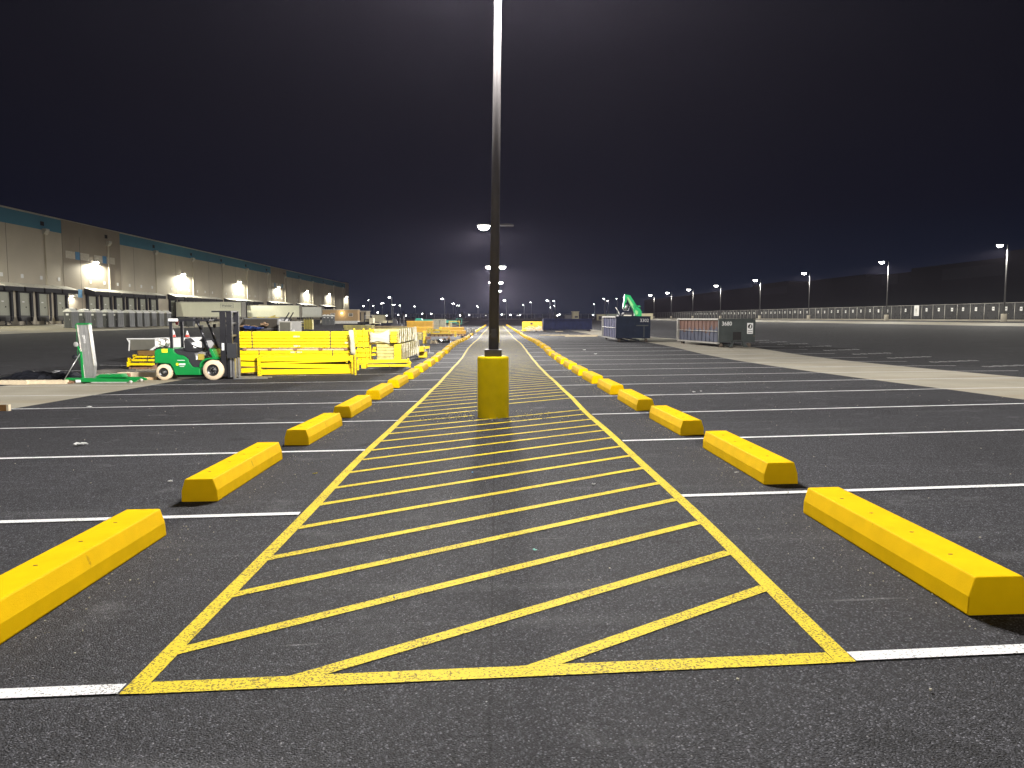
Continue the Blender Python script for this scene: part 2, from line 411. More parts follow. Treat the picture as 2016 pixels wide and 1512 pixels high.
M_CARD = mat('cardboard', (.42, .27, .15), .85)
M_SKIRT = mat('white_skirting', (.70, .70, .68), .6)

# ------------------------------------------------------------------ ground
def frange(a, b, s):
    o = []; x = a
    while x < b - 1e-6: o.append(round(x, 4)); x += s
    return o
gx = sorted(set(frange(-300, -62, 34) + frange(-62, -16, 2.3) + [-62, -46, -16, -11.2, -1.9, 1.9, 11.2, 16, 19, 60, 71] + frange(-16, 19, 1.0) + frange(19, 71, 2.6) + frange(71, 900, 90) + [-900, -600]))
gy = sorted(set(frange(-60, 0, 5) + frange(0, 130, .8) + frange(130, 420, 5) + frange(420, 2600, 120)))
def sheet(name, xs, ys, m, dz, skew=0.0):
    b = MB(); nx = len(xs)
    for y in ys:
        for x in xs:
            yy = y + skew * x
            b.v.append((x, yy, zt(x, yy) + dz))
    for j in range(len(ys) - 1):
        for i in range(nx - 1):
            a = j * nx + i
            b.f.append((a, a + 1, a + nx + 1, a + nx)); b.m.append(0); b.s.append(True)
    return b.build(name, m, fixn=False)
tag(sheet('ground', gx, gy, M_ASPH, 0), kind='structure')
SK = 0.04      # the stall lines are not quite square to the aisle
tag(sheet('concrete_strip', [11.2, 12.4, 13.6, 14.8, 16.0], frange(-12, 70, .8) + frange(70, 330, 5), M_CONC, .004), kind='structure')
tag(sheet('concrete_strip', [-16.0, -14.8, -13.6, -12.4, -11.2], frange(-12, 70, .8) + frange(70, 330, 5), M_CONC, .004), kind='structure')
tag(sheet('concrete_apron', [-62.0, -60, -57, -54, -50, -46.0], frange(20, 331, 3), M_APRON, .004), kind='structure')
tag(sheet('concrete_apron', [50, 52, 54, 56.5], frange(30, 331, 3), M_APRON, .004), kind='structure')
# raised kerb and walk along the fence on the right
b = MB()
ys = frange(30, 402, 4)
for k, y in enumerate(ys):
    for x, dz in ((62.2, -.05), (62.2, .13), (62.4, .14), (71.4, .15), (71.4, -.05)):
        b.v.append((x, y, zt(x, y) + dz))
for k in range(len(ys) - 1):
    for i in range(4): a = k*5 + i; b.f.append((a, a+1, a+6, a+5)); b.m.append(0); b.s.append(False)
tag(b.build('sidewalk', M_APRON), kind='structure')
b = MB()
for x in frange(-120, 71, 4):
    b.v += [(x, 384, zt(x, 384) - .05), (x, 384, zt(x, 384) + .14), (x, 398, zt(x, 398) + .15)]
for k in range(len(frange(-120, 71, 4)) - 1):
    for i in range(2): a = k*3 + i; b.f.append((a, a+1, a+4, a+3)); b.m.append(0); b.s.append(False)
tag(b.build('sidewalk', M_APRON), kind='structure')

# painted markings, draped over the ground
def strip(b, p0, p1, w, dz, step=.5):
    p0, p1 = Vector(p0), Vector(p1); d = p1 - p0; L = d.length; n = max(1, int(L / step)); u = d / L; q = Vector((-u.y, u.x)) * w / 2
    o = len(b.v)
    for i in range(n + 1):
        c = p0 + u * (L * i / n)
        for s in (-1, 1):
            e = c + q * s; b.v.append((e.x, e.y, zt(e.x, e.y) + dz))
    for i in range(n):
        a = o + 2*i; b.f.append((a, a+1, a+3, a+2)); b.m.append(0); b.s.append(False)
def aisle_x(y): return .012 * math.sin(y * .35) + .008 * math.sin(y * 1.1)
END = 222.0
yb = MB()
YF = 3.96
for s in (-1, 1):
    yy = YF + SK*s*1.81 - .06
    while yy < END:
        st = .8 if yy < 60 else 2.4
        e = min(yy + st, END)
        strip(yb, (s*1.81 + aisle_x(yy), yy), (s*1.81 + aisle_x(e), e), .105, .0062)
        yy = e
ob = tag(yb.build('aisle_border_line', M_YLINE), kind='structure')
hb = MB()
strip(hb, (-1.76, YF + SK*-1.76), (1.76, YF + SK*1.76), .125, .0052, .2)
k = -2
SL = .68
while True:
    y0 = 4.32 + .84 * k + .035 * math.sin(k * 2.1)
    if y0 > END - 3: break
    xa, xb_ = -1.78, 1.78
    ya, yb_ = y0, y0 + SL * (xb_ - xa)
    if ya < YF - .07 + SK*xa:
        t = (YF - y0 + SL*xa*0 - .02) / (SL - SK); xa = xa + t; ya = YF + SK*xa - .0
        xa -= .05; ya = y0 + SL * (xa + 1.76)
    if k == 12 or k == 13: xb_ = -.45 + (k - 12) * .3; yb_ = y0 + SL * (xb_ + 1.76)
    strip(hb, (xa, ya), (xb_, yb_), .098, .0042, .35)
    k += 1
tag(hb.build('aisle_hatching', M_YLINE), kind='structure')
wb = MB()
k = 0
while True:
    yl = 3.96 + 3.66 * k
    if yl > 200: break
    for s in (-1, 1):
        off = .16 if s > 0 and k == 0 else 0
        xa, xe = s * 1.87, s * 18.3
        y_a = yl + SK * xa if k == 0 else yl + SK * xa + (.05 if s > 0 else -.18)
        y_e = y_a + SK * (xe - xa)
        strip(wb, (xa, y_a), (xe, y_e), .105, .0075, .8)
    k += 1
tag(wb.build('stall_lines', M_WLINE), kind='structure')
# stencilled stall numbers beyond the strip on the right
nb = MB()
for k in range(1, 14):
    yc = 22 + 3.66 * k - 3.66
    for j in range(5):
        x = 19.1 + j * .42
        for (dx, dy, w, h) in ((0, .0, .26, .06), (0, .5, .26, .06), (-.1, .25, .06, .5), (.1, .25 + .1*(j % 2), .06, .3)):
            strip(nb, (x + dx - w/2, yc + dy), (x + dx + w/2, yc + dy), h, .009, .3)
tag(nb.build('stencilled_stall_numbers', M_WLINE), kind='structure')
db = MB()
for k in range(70):      # yellow guide lines on the dock apron
    yc = 84 + k * 4.25 - 2.1
    if yc < 315: strip(db, (-59.5, yc), (-48.5, yc), .15, .009, 1.5)
tag(db.build('dock_guide_lines', M_YLINE), kind='structure')

# ------------------------------------------------------------------ wheel stops
W2, HT, LN = .185, .235, 2.44
def stop_mesh(detail):
    b = MB()
    prof_ = [(-W2, 0), (W2, 0), (W2 - .006, .115), (.142, HT), (-.142, HT), (-W2 + .006, .115)]
    b.prism(prof_, 0, LN, 'Y')
    me = b.build('wheel_stop', M_STOP, bevel=.011 if detail else 0)
    return me
proto_hi = stop_mesh(True)
mesh_hi = proto_hi.data
lo = stop_mesh(False); mesh_lo = lo.data
bpy.data.objects.remove(lo)
hole = MB()
hole.cyl((0, 0, HT - .010), (0, 0, HT + .0012), .011, .011, 12)
hole_o = hole.build('pin_hole', M_BLACK); hole_me = hole_o.data
bpy.data.objects.remove(hole_o); bpy.data.objects.remove(proto_hi)
for side, nm in ((-1, 'left'), (1, 'right')):
    i = 0; k = 0
    while True:
        y0 = (4.5 if side > 0 else 4.28) + 3.66 * k
        if y0 > END - 2: break
        xc = side * (2.82 + W2) + random.uniform(-.03, .03)
        y0 += random.uniform(-.04, .04)
        a = random.uniform(-.008, .008)
        near = k < 14
        lab = (f'nearest yellow concrete wheel stop of the {nm} row, cut by the {nm} edge' if k == 0 else
               f'{ordn(k)} yellow wheel stop from the camera in the row {nm} of the hatched aisle')
        o = bpy.data.objects.new('wheel_stop', mesh_hi if near else mesh_lo); col.objects.link(o)
        z0, z1 = zt(xc, y0), zt(xc, y0 + LN)
        o.location = (xc, y0, min(z0, z1) * 0 + z0 + .004)
        sx = zt(xc + .15, y0 + 1.2) - zt(xc - .15, y0 + 1.2)
        o.rotation_euler = (math.atan2(z1 - z0, LN), -math.atan2(sx, .3), a)
        tag(o, lab, 'wheel stop', 'yellow wheel stops along the hatched aisle')
        if k < 5:
            for hy in (.42, .95, 1.5, 2.02):
                h = bpy.data.objects.new('pin_hole', hole_me); col.objects.link(h)
                h.location = (-.02 + random.uniform(-.02, .02), hy + random.uniform(-.03, .03), 0); h.scale = (1.5, .8, 1); h.parent = o
        k += 1

# ------------------------------------------------------------------ lamp posts
def head(parent, dx, dz, lit=True, scale=1.0, ang=0, lens=None, glow=None):
    """one luminaire with its arm; the head points along local x by the sign of dx"""
    s = 1 if dx > 0 else -1
    b = MB(); b.box(min(0, dx - s*.3), max(0, dx - s*.3), -.03, .03, dz - .03, dz + .03)
    arm = b.build('arm', M_POLE, parent)
    b = MB()
    L, Wd = .36*scale, .20*scale
    poly = [(dx - L, dz - .04*scale), (dx + L, dz - .04*scale), (dx + L*.92, dz + .03*scale), (dx - s*L*.0, dz + .06*scale), (dx - L*.92, dz + .03*scale)]
    b.prism(poly, -Wd, Wd, 'Y')
    h = b.build('lamp_head', M_POLE, parent)
    if lit:
        b = MB(); r = []
        for k in range(7):
            t = k / 6 * math.pi / 2
            r.append((math.cos(t), -math.sin(t)))
        vs, fs = [], []; n = 20
        for c, z in r:
            for i in range(n):
                a = 2*math.pi*i/n
                vs.append((dx + L*.88*c*math.cos(a), Wd*.9*c*math.sin(a), dz - .041*scale + .24*scale*z))
        for k in range(6):
            for i in range(n): fs.append((k*n+i, k*n+(i+1) % n, (k+1)*n+(i+1) % n, (k+1)*n+i))
        b.add(vs, fs, 0, True)
        b.build('lens', lens or M_LENS, h)
    return h
def aisle_post(y, label, lean=0.0, lit=(1, 1), hi=False, real=(1, 1)):
    x = -.06; z = zt(x, y)
    t = thing('lamp_post', label, 'lamp post', (x, y, z), 0, 'lamp posts along the middle of the hatched aisle')
    b = MB(); n = 40 if hi else 16
    b.lathe([(.302, -.1), (.302, 1.14), (.296, 1.165), (.280, 1.18), (0.0, 1.182)], n=n)
    b.build('concrete_base', M_BASEY, t)
    b = MB(); b.box(-.165, .165, -.165, .165, 1.183, 1.315); b.build('base_cover', M_POLE, t, bevel=.008 if hi else 0)
    Hh = 9.15
    b = MB()
    lx = lean * Hh
    b.cyl((0.01, 0, 1.316), (0.01 + lean*(Hh-1.3), 0, Hh), .098, .058, 24 if hi else 10)
    b.build('pole', M_POLE, t)
    if hi:
        b = MB(); b.cbox((.012, -.099, 1.62), (.10, .012, .16)); b.build('hand_hole_cover', M_POLE, t, bevel=.004)
        b = MB(); b.tube([(.06 + lean*.3, -.096, 1.60), (.0, -.101, 1.66), (-.055, -.095, 1.60)], .004, 6); b.build('ground_wire', M_STEEL, t)
    for s, on, rl in ((-1, lit[0], real[0]), (1, lit[1], real[1])):
        h = head(t, .9*s + lean*Hh, Hh + .02, on, 1.5)
        if on and rl:
            lamp_light('lamp_light', h, (.9*s + lean*Hh, 0, Hh - .66), LAMP * rl, (1, .96, .92), .40)
    return t
aisle_post(15, 'nearest tall dark lamp post on a thick yellow round base in the hatched aisle', .0145, (1, 1), True)
aisle_post(61, 'second lamp post in the hatched aisle, its left lamp lit and right one dark', .0, (1, 0), real=(1.0, 0))
for q, (y, wd) in enumerate(((107, 'third'), (153, 'fourth'), (199, 'fifth'))):
    aisle_post(y, f'{wd} lamp post from the camera in the hatched aisle, both lamps lit')
aisle_post(-31, 'lamp post in the hatched aisle behind the camera', real=(.36, .36))

def side_post(x, y, label, group, light=1.0, s=-1, Hh=9.0, scale=1.0, base=True, twin=False, lens=None, cat='lamp post', mpole=None, rgb=(1, .96, .86), cap=4.0):
    z = zt(x, y)
    t = thing('lamp_post', label, cat, (x, y, z), 0, group)
    if base:
        b = MB(); b.lathe([(.32, -.1), (.32, .88), (.30, .9), (0, .902)], n=16)
        b.build('concrete_base', M_CONCP, t)
        b = MB(); b.cyl((0, 0, .903), (0, 0, Hh), .10, .06, 8); b.build('pole', mpole or M_POLEG, t)
    else:
        b = MB(); b.cyl((0, 0, -.1), (0, 0, Hh), .17, .12, 8); b.build('pole', mpole or M_POLEF, t)
    hs = [s] if not twin else [-1, 1]
    for q in hs:
        h = head(t, .8*q*scale, Hh, True, scale, lens=lens)
        if light: lamp_light('lamp_light', h, (.8*q*scale, 0, Hh - .32*scale - .2), LAMP * light, rgb, .25, True, cap, (.0, .2))
    return t
M_CONCP = mat('bare_concrete', (.42, .38, .30), .8, bump=.2, bscale=20)
M_POLEF = mat('pale_far_pole', (.45, .47, .50), .5)
M_POLEG = mat('grey_bronze_pole', (.11, .11, .11), .45, .2)
g = 'lamp posts along the fence on the right'
rp = [(1973, 91.4, 482), (1743, 118.9, 513), (1584, 148.5, 535), (1490, 176, 549), (1417, 207, 562), (1364, 236, 568), (1321, 265, 575), (1287, 294, 580)]
for i, (px, D, yp) in enumerate(rp):
    side_post(60.0, D - 1.2, f'{ordn(i)} grey lamp post from the right edge in the row beside the dark fence' if i else 'rightmost and tallest-looking lamp post, on a concrete base before the dark fence', g, 1.0 if i < 5 else .8, scale=1.2 + .1*i)
side_post(60.0, 62, 'lamp post beside the dark fence, beyond the right edge', g, 1.0)
side_post(60.0, 33, 'lamp post beside the dark fence, level with the nearest stalls', g, 1.0)
g = 'distant lamp posts beyond the end of the yard'
far = [(729, 591, 0, .6), (738, 602, 0, .6), (754, 597, 1, .6), (773, 585, 0, 1.6), (776, 599.5, 1, .7), (790, 601, 0, .6), (819, 603, 0, .6), (876, 588, 0, 1.5), (893, 597.5, 1, .5),
       (902, 601, 1, .5), (941, 602, 0, .5), (943, 605, 0, .5), (997, 591, 0, 1.2), (1032, 600, 0, .6), (1046, 595, 0, .6), (1082, 591.5, 0, 1.7), (1092, 592.5, 0, .8), (1085, 605, 0, .5),
       (1093, 602, 0, .6), (1170, 599, 0, .6), (1190, 588, 0, .9), (1197, 592, 0, .6), (1214, 588, 0, .4)]
for i, (px, py, tw, sc) in enumerate(far):
    D = 12600.0 / (624.5 - py); x, y = at(px, D)
    z0 = zt(x, y); Hh = EYE + (624.5 - py) / F * D - z0
    side_post(x, y, f'{ordn(i)} lamp post from the left among the distant lights under the dark sky', g, 0, Hh=Hh, scale=(2.2 if sc < 1 else 2.6) * sc * (D / 380) * .30 + .25, base=False, twin=bool(tw), lens=M_LENSB)
# small low lights seen through the far fence
lows = [(717, 603.5, 0), (745, 616, 0), (762, 622, 0), (785, 621, 0), (800, 622, 0), (832, 619, 0), (850, 619, 0), (906, 622, 0), (924, 621, 0), (956, 622, 0), (988, 620, 0), (1005, 621, 0), (1020, 622, 0), (1024, 621, 0), (1097, 622, 0), (1101, 620, 0), (1167, 621, 0)]
for i, (px, py, _) in enumerate(lows):
    D = 470 + 13 * (i % 5); x, y = at(px, D); z0 = zt(x, y); Hh = EYE + (624.5 - py) / F * D - z0
    t = thing('lamp_post', f'{ordn(i)} small low lamp from the left shining behind the far fence', 'lamp post', (x, y, z0), 0, 'small lamps behind the far fence')
    b = MB(); b.cyl((0, 0, -.1), (0, 0, Hh), .05, .05, 6); b.build('pole', M_POLEG, t)
    b = MB(); b.lathe([(0, .28), (.25, .2), (.36, 0), (.25, -.2), (0, -.28)], (0, 0, Hh + .28), 10); b.build('lamp_globe', M_LENS, t)
# ------------------------------------------------------------------ warehouse on the left
M_WALL = mat('warm_grey_tilt_wall', (.52, .47, .37), .85, var=.07, scale=.25, bump=.1, bscale=8)
M_TAUPE = mat('taupe_tilt_wall', (.33, .285, .22), .85, var=.07, scale=.25)
M_BLUE = mat('blue_parapet_band', (.07, .24, .35), .8, var=.06, scale=.3)
M_BLUEB = mat('bright_blue_square', (.10, .26, .46), .8)
M_PALE = mat('pale_wall_square', (.56, .52, .43), .85)
M_JOINT = mat('dark_joint', (.08, .075, .065), .9)
M_DOOR = mat('dock_door_paint', (.33, .34, .27), .6, var=.05, scale=1)
M_SEAL = mat('black_dock_seal', (.018, .019, .023), .75)
M_CAN = mat('grey_canopy_metal', (.50, .48, .42), .5, .2)
M_BAYG = mat('dark_grey_lip', (.09, .09, .085), .7)
WX = -62.0; Y0w, Y1w = 40.0, 327.0
WZ = 0.82
wh = thing('warehouse', 'long grey warehouse with a blue band under its roof and a row of loading docks', 'warehouse', (WX, 0, WZ))
TOP = 14.75; BAND = 12.9
tz = [(112.6, 129.6), (214.8, 230.6), (319.5, 327.0)]
main = []; c = Y0w
for a, b_ in tz: main.append((c, a)); c = b_
b = MB()
for a, e in main: b.box(-40, 0, a, e, -.9, BAND)
b.build('wall', M_WALL, wh)
b = MB()
for a, e in main: b.box(-40, .02, a + .02, e - .02, BAND, TOP)
bb = b.build('parapet_band', M_BLUE, wh)
for a, e in tz:
    b = MB(); b.box(-40, .05, a, e, -.9, TOP + (.12 if e < 320 else .5)); w = b.build('wall', M_TAUPE, wh)
    if e < 320:
        b = MB(); b2 = MB()
        n = 4; wv = (e - a - 1.2) / n
        for q in range(n):
            y0 = a + .6 + q * wv
            b.box(.052, .075, y0 + .1, y0 + wv * .66, 9.5, 10.55)
            if q % 2 == 0: b2.box(.052, .078, y0 + wv * .68, y0 + wv * .98, 9.45, 10.6)
        b.box(.052, .075, a + .4, a + 3.4, 4.0, 5.0)
        b2.box(.052, .078, a + 3.5, a + 4.7, 3.9, 5.1)
        b.build('pale_inlay', M_PALE, w); b2.build('blue_inlay', M_BLUEB, w)
b = MB()
b.box(-40.1, .10, Y0w, Y1w, TOP + .13, TOP + .20)
for a, e in main: b.box(-.2, .09, a + .03, e - .03, TOP, TOP + .12)
b.build('roof_cap', M_PALE, wh)
# panel joints
b = MB(); y = 48.4
while y < 319:
    intz = any(a - .3 < y < e + .3 for a, e in tz)
    b.box(-.02, .056 if intz else .006, y - .035, y + .035, -.9, BAND - .01)
    y += 8.6
for z in (3.0 + 4.6, ):
    pass
b.build('panel_joint', M_JOINT, wh)
# downspouts with scuppers
k = 0; y = 91.15
spouts = []
while y < 315:
    x0 = .055 if any(a < y < e for a, e in tz) else .0
    b = MB(); b.box(x0 + .02, x0 + .22, y - .12, y + .12, -.1, 12.3)
    sp_ = b.build('downspout', M_WALL, wh)
    b = MB(); b.prism([(x0 + .02, 12.3), (x0 + .22, 12.3), (x0 + .55, 12.75), (x0 + .55, 13.05), (x0 + .02, 13.05)], y - .45, y + .45, 'Y')
    b.build('conductor_head', M_CAN, sp_)
    b = MB(); b.box(x0 + .021, x0 + .06, y - .75, y + .05, 13.45, 14.0); b.build('scupper', M_BLACK, sp_)
    spouts.append(y); y += 17.15
# wall lamps
M_PACK = emis('wall_lamp_glow', (1, .97, .86), 45)
y = 87.9; i = 0
while y < 325:
    b = MB(); b.box(.06, .55, y - .35, y + .35, 9.5, 9.62)
    w = b.build('wall_lamp', M_POLE, wh)
    b = MB(); b.prism([(.10, 9.495), (.54, 9.495), (.48, 9.28), (.14, 9.22)], y - .33, y + .33, 'Y'); b.build('lamp_lens', M_PACK, w)
    ld = lamp_light('lamp_light', w, (.75, y, 9.15), 3000, (1, .97, .80), .12, True, 2.6, (.0, .25))
    y += 33.4; i += 1
b = MB(); b.box(.06, .35, 114.0, 114.4, 4.1, 4.25); w = b.build('wall_lamp', M_POLE, wh)
b = MB(); b.box(.08, .34, 114.02, 114.38, 4.0, 4.095); b.build('lamp_lens', M_PACK, w)
lamp_light('lamp_light', w, (.5, 114.2, 3.95), 500, (1, .97, .84), .1, wide=False)
# man door with steps
b = MB(); b.box(.055, .09, 113.6, 114.6, .2, 2.4); dr = b.build('door', mat('white_door', (.5, .5, .46), .6), wh)
b = MB(); b.box(.092, .13, 113.7, 113.78, 1.1, 1.25); b.build('handle', M_STEEL, dr)
# dock positions, one prototype copied
docks = []
def run(y0, n, p=4.25):
    for q in range(n): docks.append(y0 + q * p)
run(60.4, 13); run(119.8, 6); run(149.4, 6); run(179.2, 6); run(212.4, 5); run(243.2, 5); run(274.5, 5)
docks = [d for d in docks if d < 112]+[d for d in docks if d > 118]
def dock_proto(y, xoff):
    b = MB()
    b.box(xoff + .004, xoff + .32, y - 1.62, y - 1.22, 1.05, 4.15); b.box(xoff + .004, xoff + .32, y + 1.22, y + 1.62, 1.05, 4.15)
    b.box(xoff + .004, xoff + .34, y - 1.64, y + 1.64, 4.15, 4.75)
    b.prism([(y - 1.40, .45), (y - 1.05, .45), (y - 1.2, 1.04), (y - 1.62, 1.04)], xoff + .004, xoff + .30, 'X')
    b.prism([(y + 1.05, .45), (y + 1.40, .45), (y + 1.62, 1.04), (y + 1.2, 1.04)], xoff + .004, xoff + .30, 'X')
    seal = b.build('dock_seal', M_SEAL, wh)
    b = MB(); b.box(xoff + .004, xoff + .05, y - 1.215, y + 1.215, 1.22, 4.14)
    for q in range(1, 5): b.box(xoff + .05, xoff + .056, y - 1.2, y + 1.2, 1.22 + q * .585 - .012, 1.22 + q * .585 + .012)
    door = b.build('dock_door', M_DOOR, wh)
    b = MB(); b.box(xoff + .058, xoff + .062, y - .38, y + .12, 2.92, 3.06); b.build('window', M_WHITE, door)
    b = MB(); b.cyl((xoff + .057, y + .4, 2.3), (xoff + .10, y + .4, 2.3), .09, .09, 10); b.build('latch', M_BLACK, door)
    b = MB(); b.box(xoff + .004, xoff + .18, y - 1.04, y + 1.04, .5, 1.215)
    b.box(xoff + .18, xoff + .30, y - .12, y + .12, -.05, .5)
    for j in range(6):
        a0 = j / 6 * 1.3; a1 = (j + 1) / 6 * 1.3
        b.cyl((xoff + .2, y + .1 + math.sin(a0) * 1.2, .5 - (1 - math.cos(a0)) * .6), (xoff + .2, y + .1 + math.sin(a1) * 1.2, .5 - (1 - math.cos(a1)) * .6), .06, .06, 6)
    b.build('dock_leveller', M_BAYG, wh)
    b = MB()
    b.prism([(xoff + .004, 5.35), (xoff + 1.6, 4.85), (xoff + 1.6, 4.92), (xoff + .004, 5.42)], y - 1.92, y + 1.92, 'Y')
    cn = b.build('dock_canopy', M_CAN, wh)
    b = MB()
    b.box(xoff + 1.54, xoff + 1.6, y - 1.92, y + 1.92, 4.30, 4.845)
    for s in (-1, 1):
        b.prism([(xoff + .006, 4.4), (xoff + 1.535, 4.30), (xoff + 1.535, 4.84), (xoff + .006, 5.33)], y + s*1.9 - .02, y + s*1.9 + .02, 'Y')
    b.build('canopy_curtain', M_SEAL, cn)
    b = MB(); b.box(xoff + .008, xoff + .03, y - .28, y + .28, 6.1, 6.6); b.build('dock_number_plate', M_WHITE, wh)
    return [seal, door, cn]
before = set(o.name for o in col.objects)
dock_proto(0.0, 0.0)
protos = [o for o in col.objects if o.name not in before]
roots = [o for o in protos if o.parent == wh]
sub = {o.name: [c for c in protos if c.parent == o] for o in roots}
for i, y in enumerate(docks):
    xo = .055 if any(a < y < e for a, e in tz) else 0.0
    for r_ in roots:
        if i == 0: c = r_
        else:
            c = r_.copy(); col.objects.link(c)
            for k_ in sub[r_.name]:
                d = k_.copy(); col.objects.link(d); d.parent = c
        c.location = (xo, y, 0)
# the prototype's own children move with it

# dark warehouse beyond the fence on the right, stepped parapet
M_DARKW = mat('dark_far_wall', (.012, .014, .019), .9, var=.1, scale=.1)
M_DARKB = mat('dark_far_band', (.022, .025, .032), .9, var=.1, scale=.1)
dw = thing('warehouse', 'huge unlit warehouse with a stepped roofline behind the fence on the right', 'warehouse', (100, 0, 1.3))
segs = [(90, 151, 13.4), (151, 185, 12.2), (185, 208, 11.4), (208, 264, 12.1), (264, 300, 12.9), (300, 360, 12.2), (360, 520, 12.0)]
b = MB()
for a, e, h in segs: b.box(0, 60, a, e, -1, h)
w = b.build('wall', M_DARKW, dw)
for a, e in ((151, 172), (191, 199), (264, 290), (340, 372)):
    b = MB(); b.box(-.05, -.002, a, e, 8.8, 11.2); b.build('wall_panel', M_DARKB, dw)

# ------------------------------------------------------------------ fences
def mesh_fabric(name, rgb, alpha, rough=.9):
    m = bpy.data.materials.new(name); n, l = nt(m); b = n['Principled BSDF']
    b.inputs['Base Color'].default_value = tuple(rgb) + (1,); b.inputs['Roughness'].default_value = rough
    tc = n.new('ShaderNodeTexCoord'); nz = n.new('ShaderNodeTexNoise'); nz.inputs['Scale'].default_value = .6; nz.inputs['Detail'].default_value = 5
    l.new(tc.outputs['Object'], nz.inputs['Vector'])
    mr = n.new('ShaderNodeMapRange'); l.new(nz.outputs['Fac'], mr.inputs['Value']); mr.inputs['From Min'].default_value = .3; mr.inputs['From Max'].default_value = .7
    mr.inputs['To Min'].default_value = max(0, alpha - .1); mr.inputs['To Max'].default_value = min(1, alpha + .1)
    l.new(mr.outputs[0], b.inputs['Alpha'])
    return m
M_FABR = mesh_fabric('fence_privacy_mesh', (.030, .030, .030), .86)
M_LINK = mesh_fabric('chain_link_mesh', (.14, .14, .135), .38)
M_POST = mat('galvanised_post', (.40, .39, .36), .45, .5)
FX = 71.0
fe = thing('fence', 'long chain link fence with dark privacy mesh and grey posts along the right side', 'fence', (FX, 0, 0))
ysf = frange(74.8, 401, 3.3)
def fz(y): return zt(FX, y) + .15
b = MB()
for i in range(len(ysf) - 1):
    y0, y1 = ysf[i] + .04, ysf[i+1] - .04
    b.add([(0, y0, fz(y0) + .08), (0, y1, fz(y1) + .08), (0, y1, fz(y1) + 2.28), (0, y0, fz(y0) + 2.28)], [(0, 1, 2, 3)])
b.build('fence_mesh', M_FABR, fe, fixn=False)
b = MB()
for i in range(len(ysf) - 1):
    b.cyl((0, ysf[i], fz(ysf[i]) + 2.32), (0, ysf[i+1], fz(ysf[i+1]) + 2.32), .035, .035, 6)
b.build('top_rail', M_POST, fe)
pb = MB(); pb.cyl((0, 0, -.1), (0, 0, 2.36), .05, .05, 8)
po = pb.build('post', M_POST, fe)
for i, y in enumerate(ysf):
    o = po if i == 0 else po.copy()
    if i: col.objects.link(o); o.parent = fe
    o.location = (0, y, fz(y))
# notices fixed on the mesh
sb = MB(); sb.box(-.05, -.03, -.25, .25, 0, .52); sg = sb.build('notice_sign', M_WHITE)
sl = MB(); sl.box(-.053, -.0505, -.17, .17, .16, .36); sgl = sl.build('notice_text', M_GREY, sg)
n_s = 0
for i in range(2, 62):
    if i % 11 == 7 or i in (18,): continue
    y = ysf[i] + 1.55 + random.uniform(-.4, .4)
    if i == 2: o = sg
    else:
        o = sg.copy(); col.objects.link(o); q = sgl.copy(); col.objects.link(q); q.parent = o
    o.location = (FX - .02, y, fz(y) + 1.25 + random.uniform(-.06, .06))
    tag(o, f'{ordn(n_s)} small white notice from the right on the dark fence', 'sign', 'white notices on the fence')
    n_s += 1
y = ysf[16] + 1.5
b = MB(); b.box(-.05, -.03, -.75, .75, 0, 1.75)
o = b.build('banner', M_WHITE); o.location = (FX - .02, y, fz(y) + .55)
b = MB()
for q in range(6): b.box(-.053, -.0505, -.55, .55 - .1 * (q % 3), .2 + q * .25, .3 + q * .25)
b.build('banner_text', M_CAN, o)
tag(o, 'tall white banner filling one panel of the dark fence', 'banner')
# far fence
fe2 = thing('fence', 'pale chain link fence closing the far end of the yard', 'fence', (0, 400, 0))
xs2 = frange(-128, 72, 4.0)
b = MB(); rl = MB()
def f2(x): return zt(x, 400) + .12
for i in range(len(xs2) - 1):
    b.add([(xs2[i] + .05, 0, f2(xs2[i])), (xs2[i+1] - .05, 0, f2(xs2[i+1])), (xs2[i+1] - .05, 0, f2(xs2[i+1]) + 2.45), (xs2[i] + .05, 0, f2(xs2[i]) + 2.45)], [(0, 1, 2, 3)])
    rl.cyl((xs2[i], 0, f2(xs2[i]) + 2.5), (xs2[i+1], 0, f2(xs2[i+1]) + 2.5), .07, .07, 6)
b.build('fence_mesh', M_LINK, fe2, fixn=False); rl.build('top_rail', M_POST, fe2)
for i, x in enumerate(xs2):
    o = bpy.data.objects.new('post', po.data); col.objects.link(o); o.parent = fe2; o.location = (x, 0, f2(x)); o.scale = (1.6, 1.6, 1.07)

# small trees beyond the far fence: conifers with leaf clumps
M_LEAF = mat('dark_foliage', (.05, .06, .04), .9, var=.4, scale=2)
M_BARK = mat('bark', (.10, .08, .06), .9)
for i, (px, py, r_) in enumerate([(766, 612, 1.3), (795, 613, 1.2), (836, 611, 1.2), (882, 614, 1.1), (910, 613, 1.2), (956, 616, 1.2), (1021, 615, 1.2), (1047, 614, 1.3)]):
    x, y = at(px, 412 + 3 * i); z0 = zt(x, y); Hh = EYE + (624.5 - py) / F * 415 - z0
    t = thing('conifer_tree', f'{ordn(i)} small pointed tree from the left behind the far fence', 'tree', (x, y, z0), 0, 'small pointed trees behind the far fence')
    b = MB(); b.cyl((0, 0, -.1), (0, 0, Hh * .9), .10, .02, 6); b.build('trunk', M_BARK, t)
    b = MB(); rnd = random.Random(i)
    for q in range(420):
        h = .35 + rnd.random() * (Hh - .4); rr = r_ * (1 - h / (Hh + .1)) * (rnd.random() ** .5) + .03; a = rnd.random() * 6.28
        c = Vector((rr * math.cos(a), rr * math.sin(a), h)); u = Vector((rnd.uniform(-1, 1), rnd.uniform(-1, 1), rnd.uniform(-.6, .6))).normalized() * .16; v = Vector((-u.y, u.x, .5)).normalized() * .12
        b.add([c - u, c + v, c + u, c - v], [(0, 1, 2, 3)])
    b.build('crown', M_LEAF, t, fixn=False)

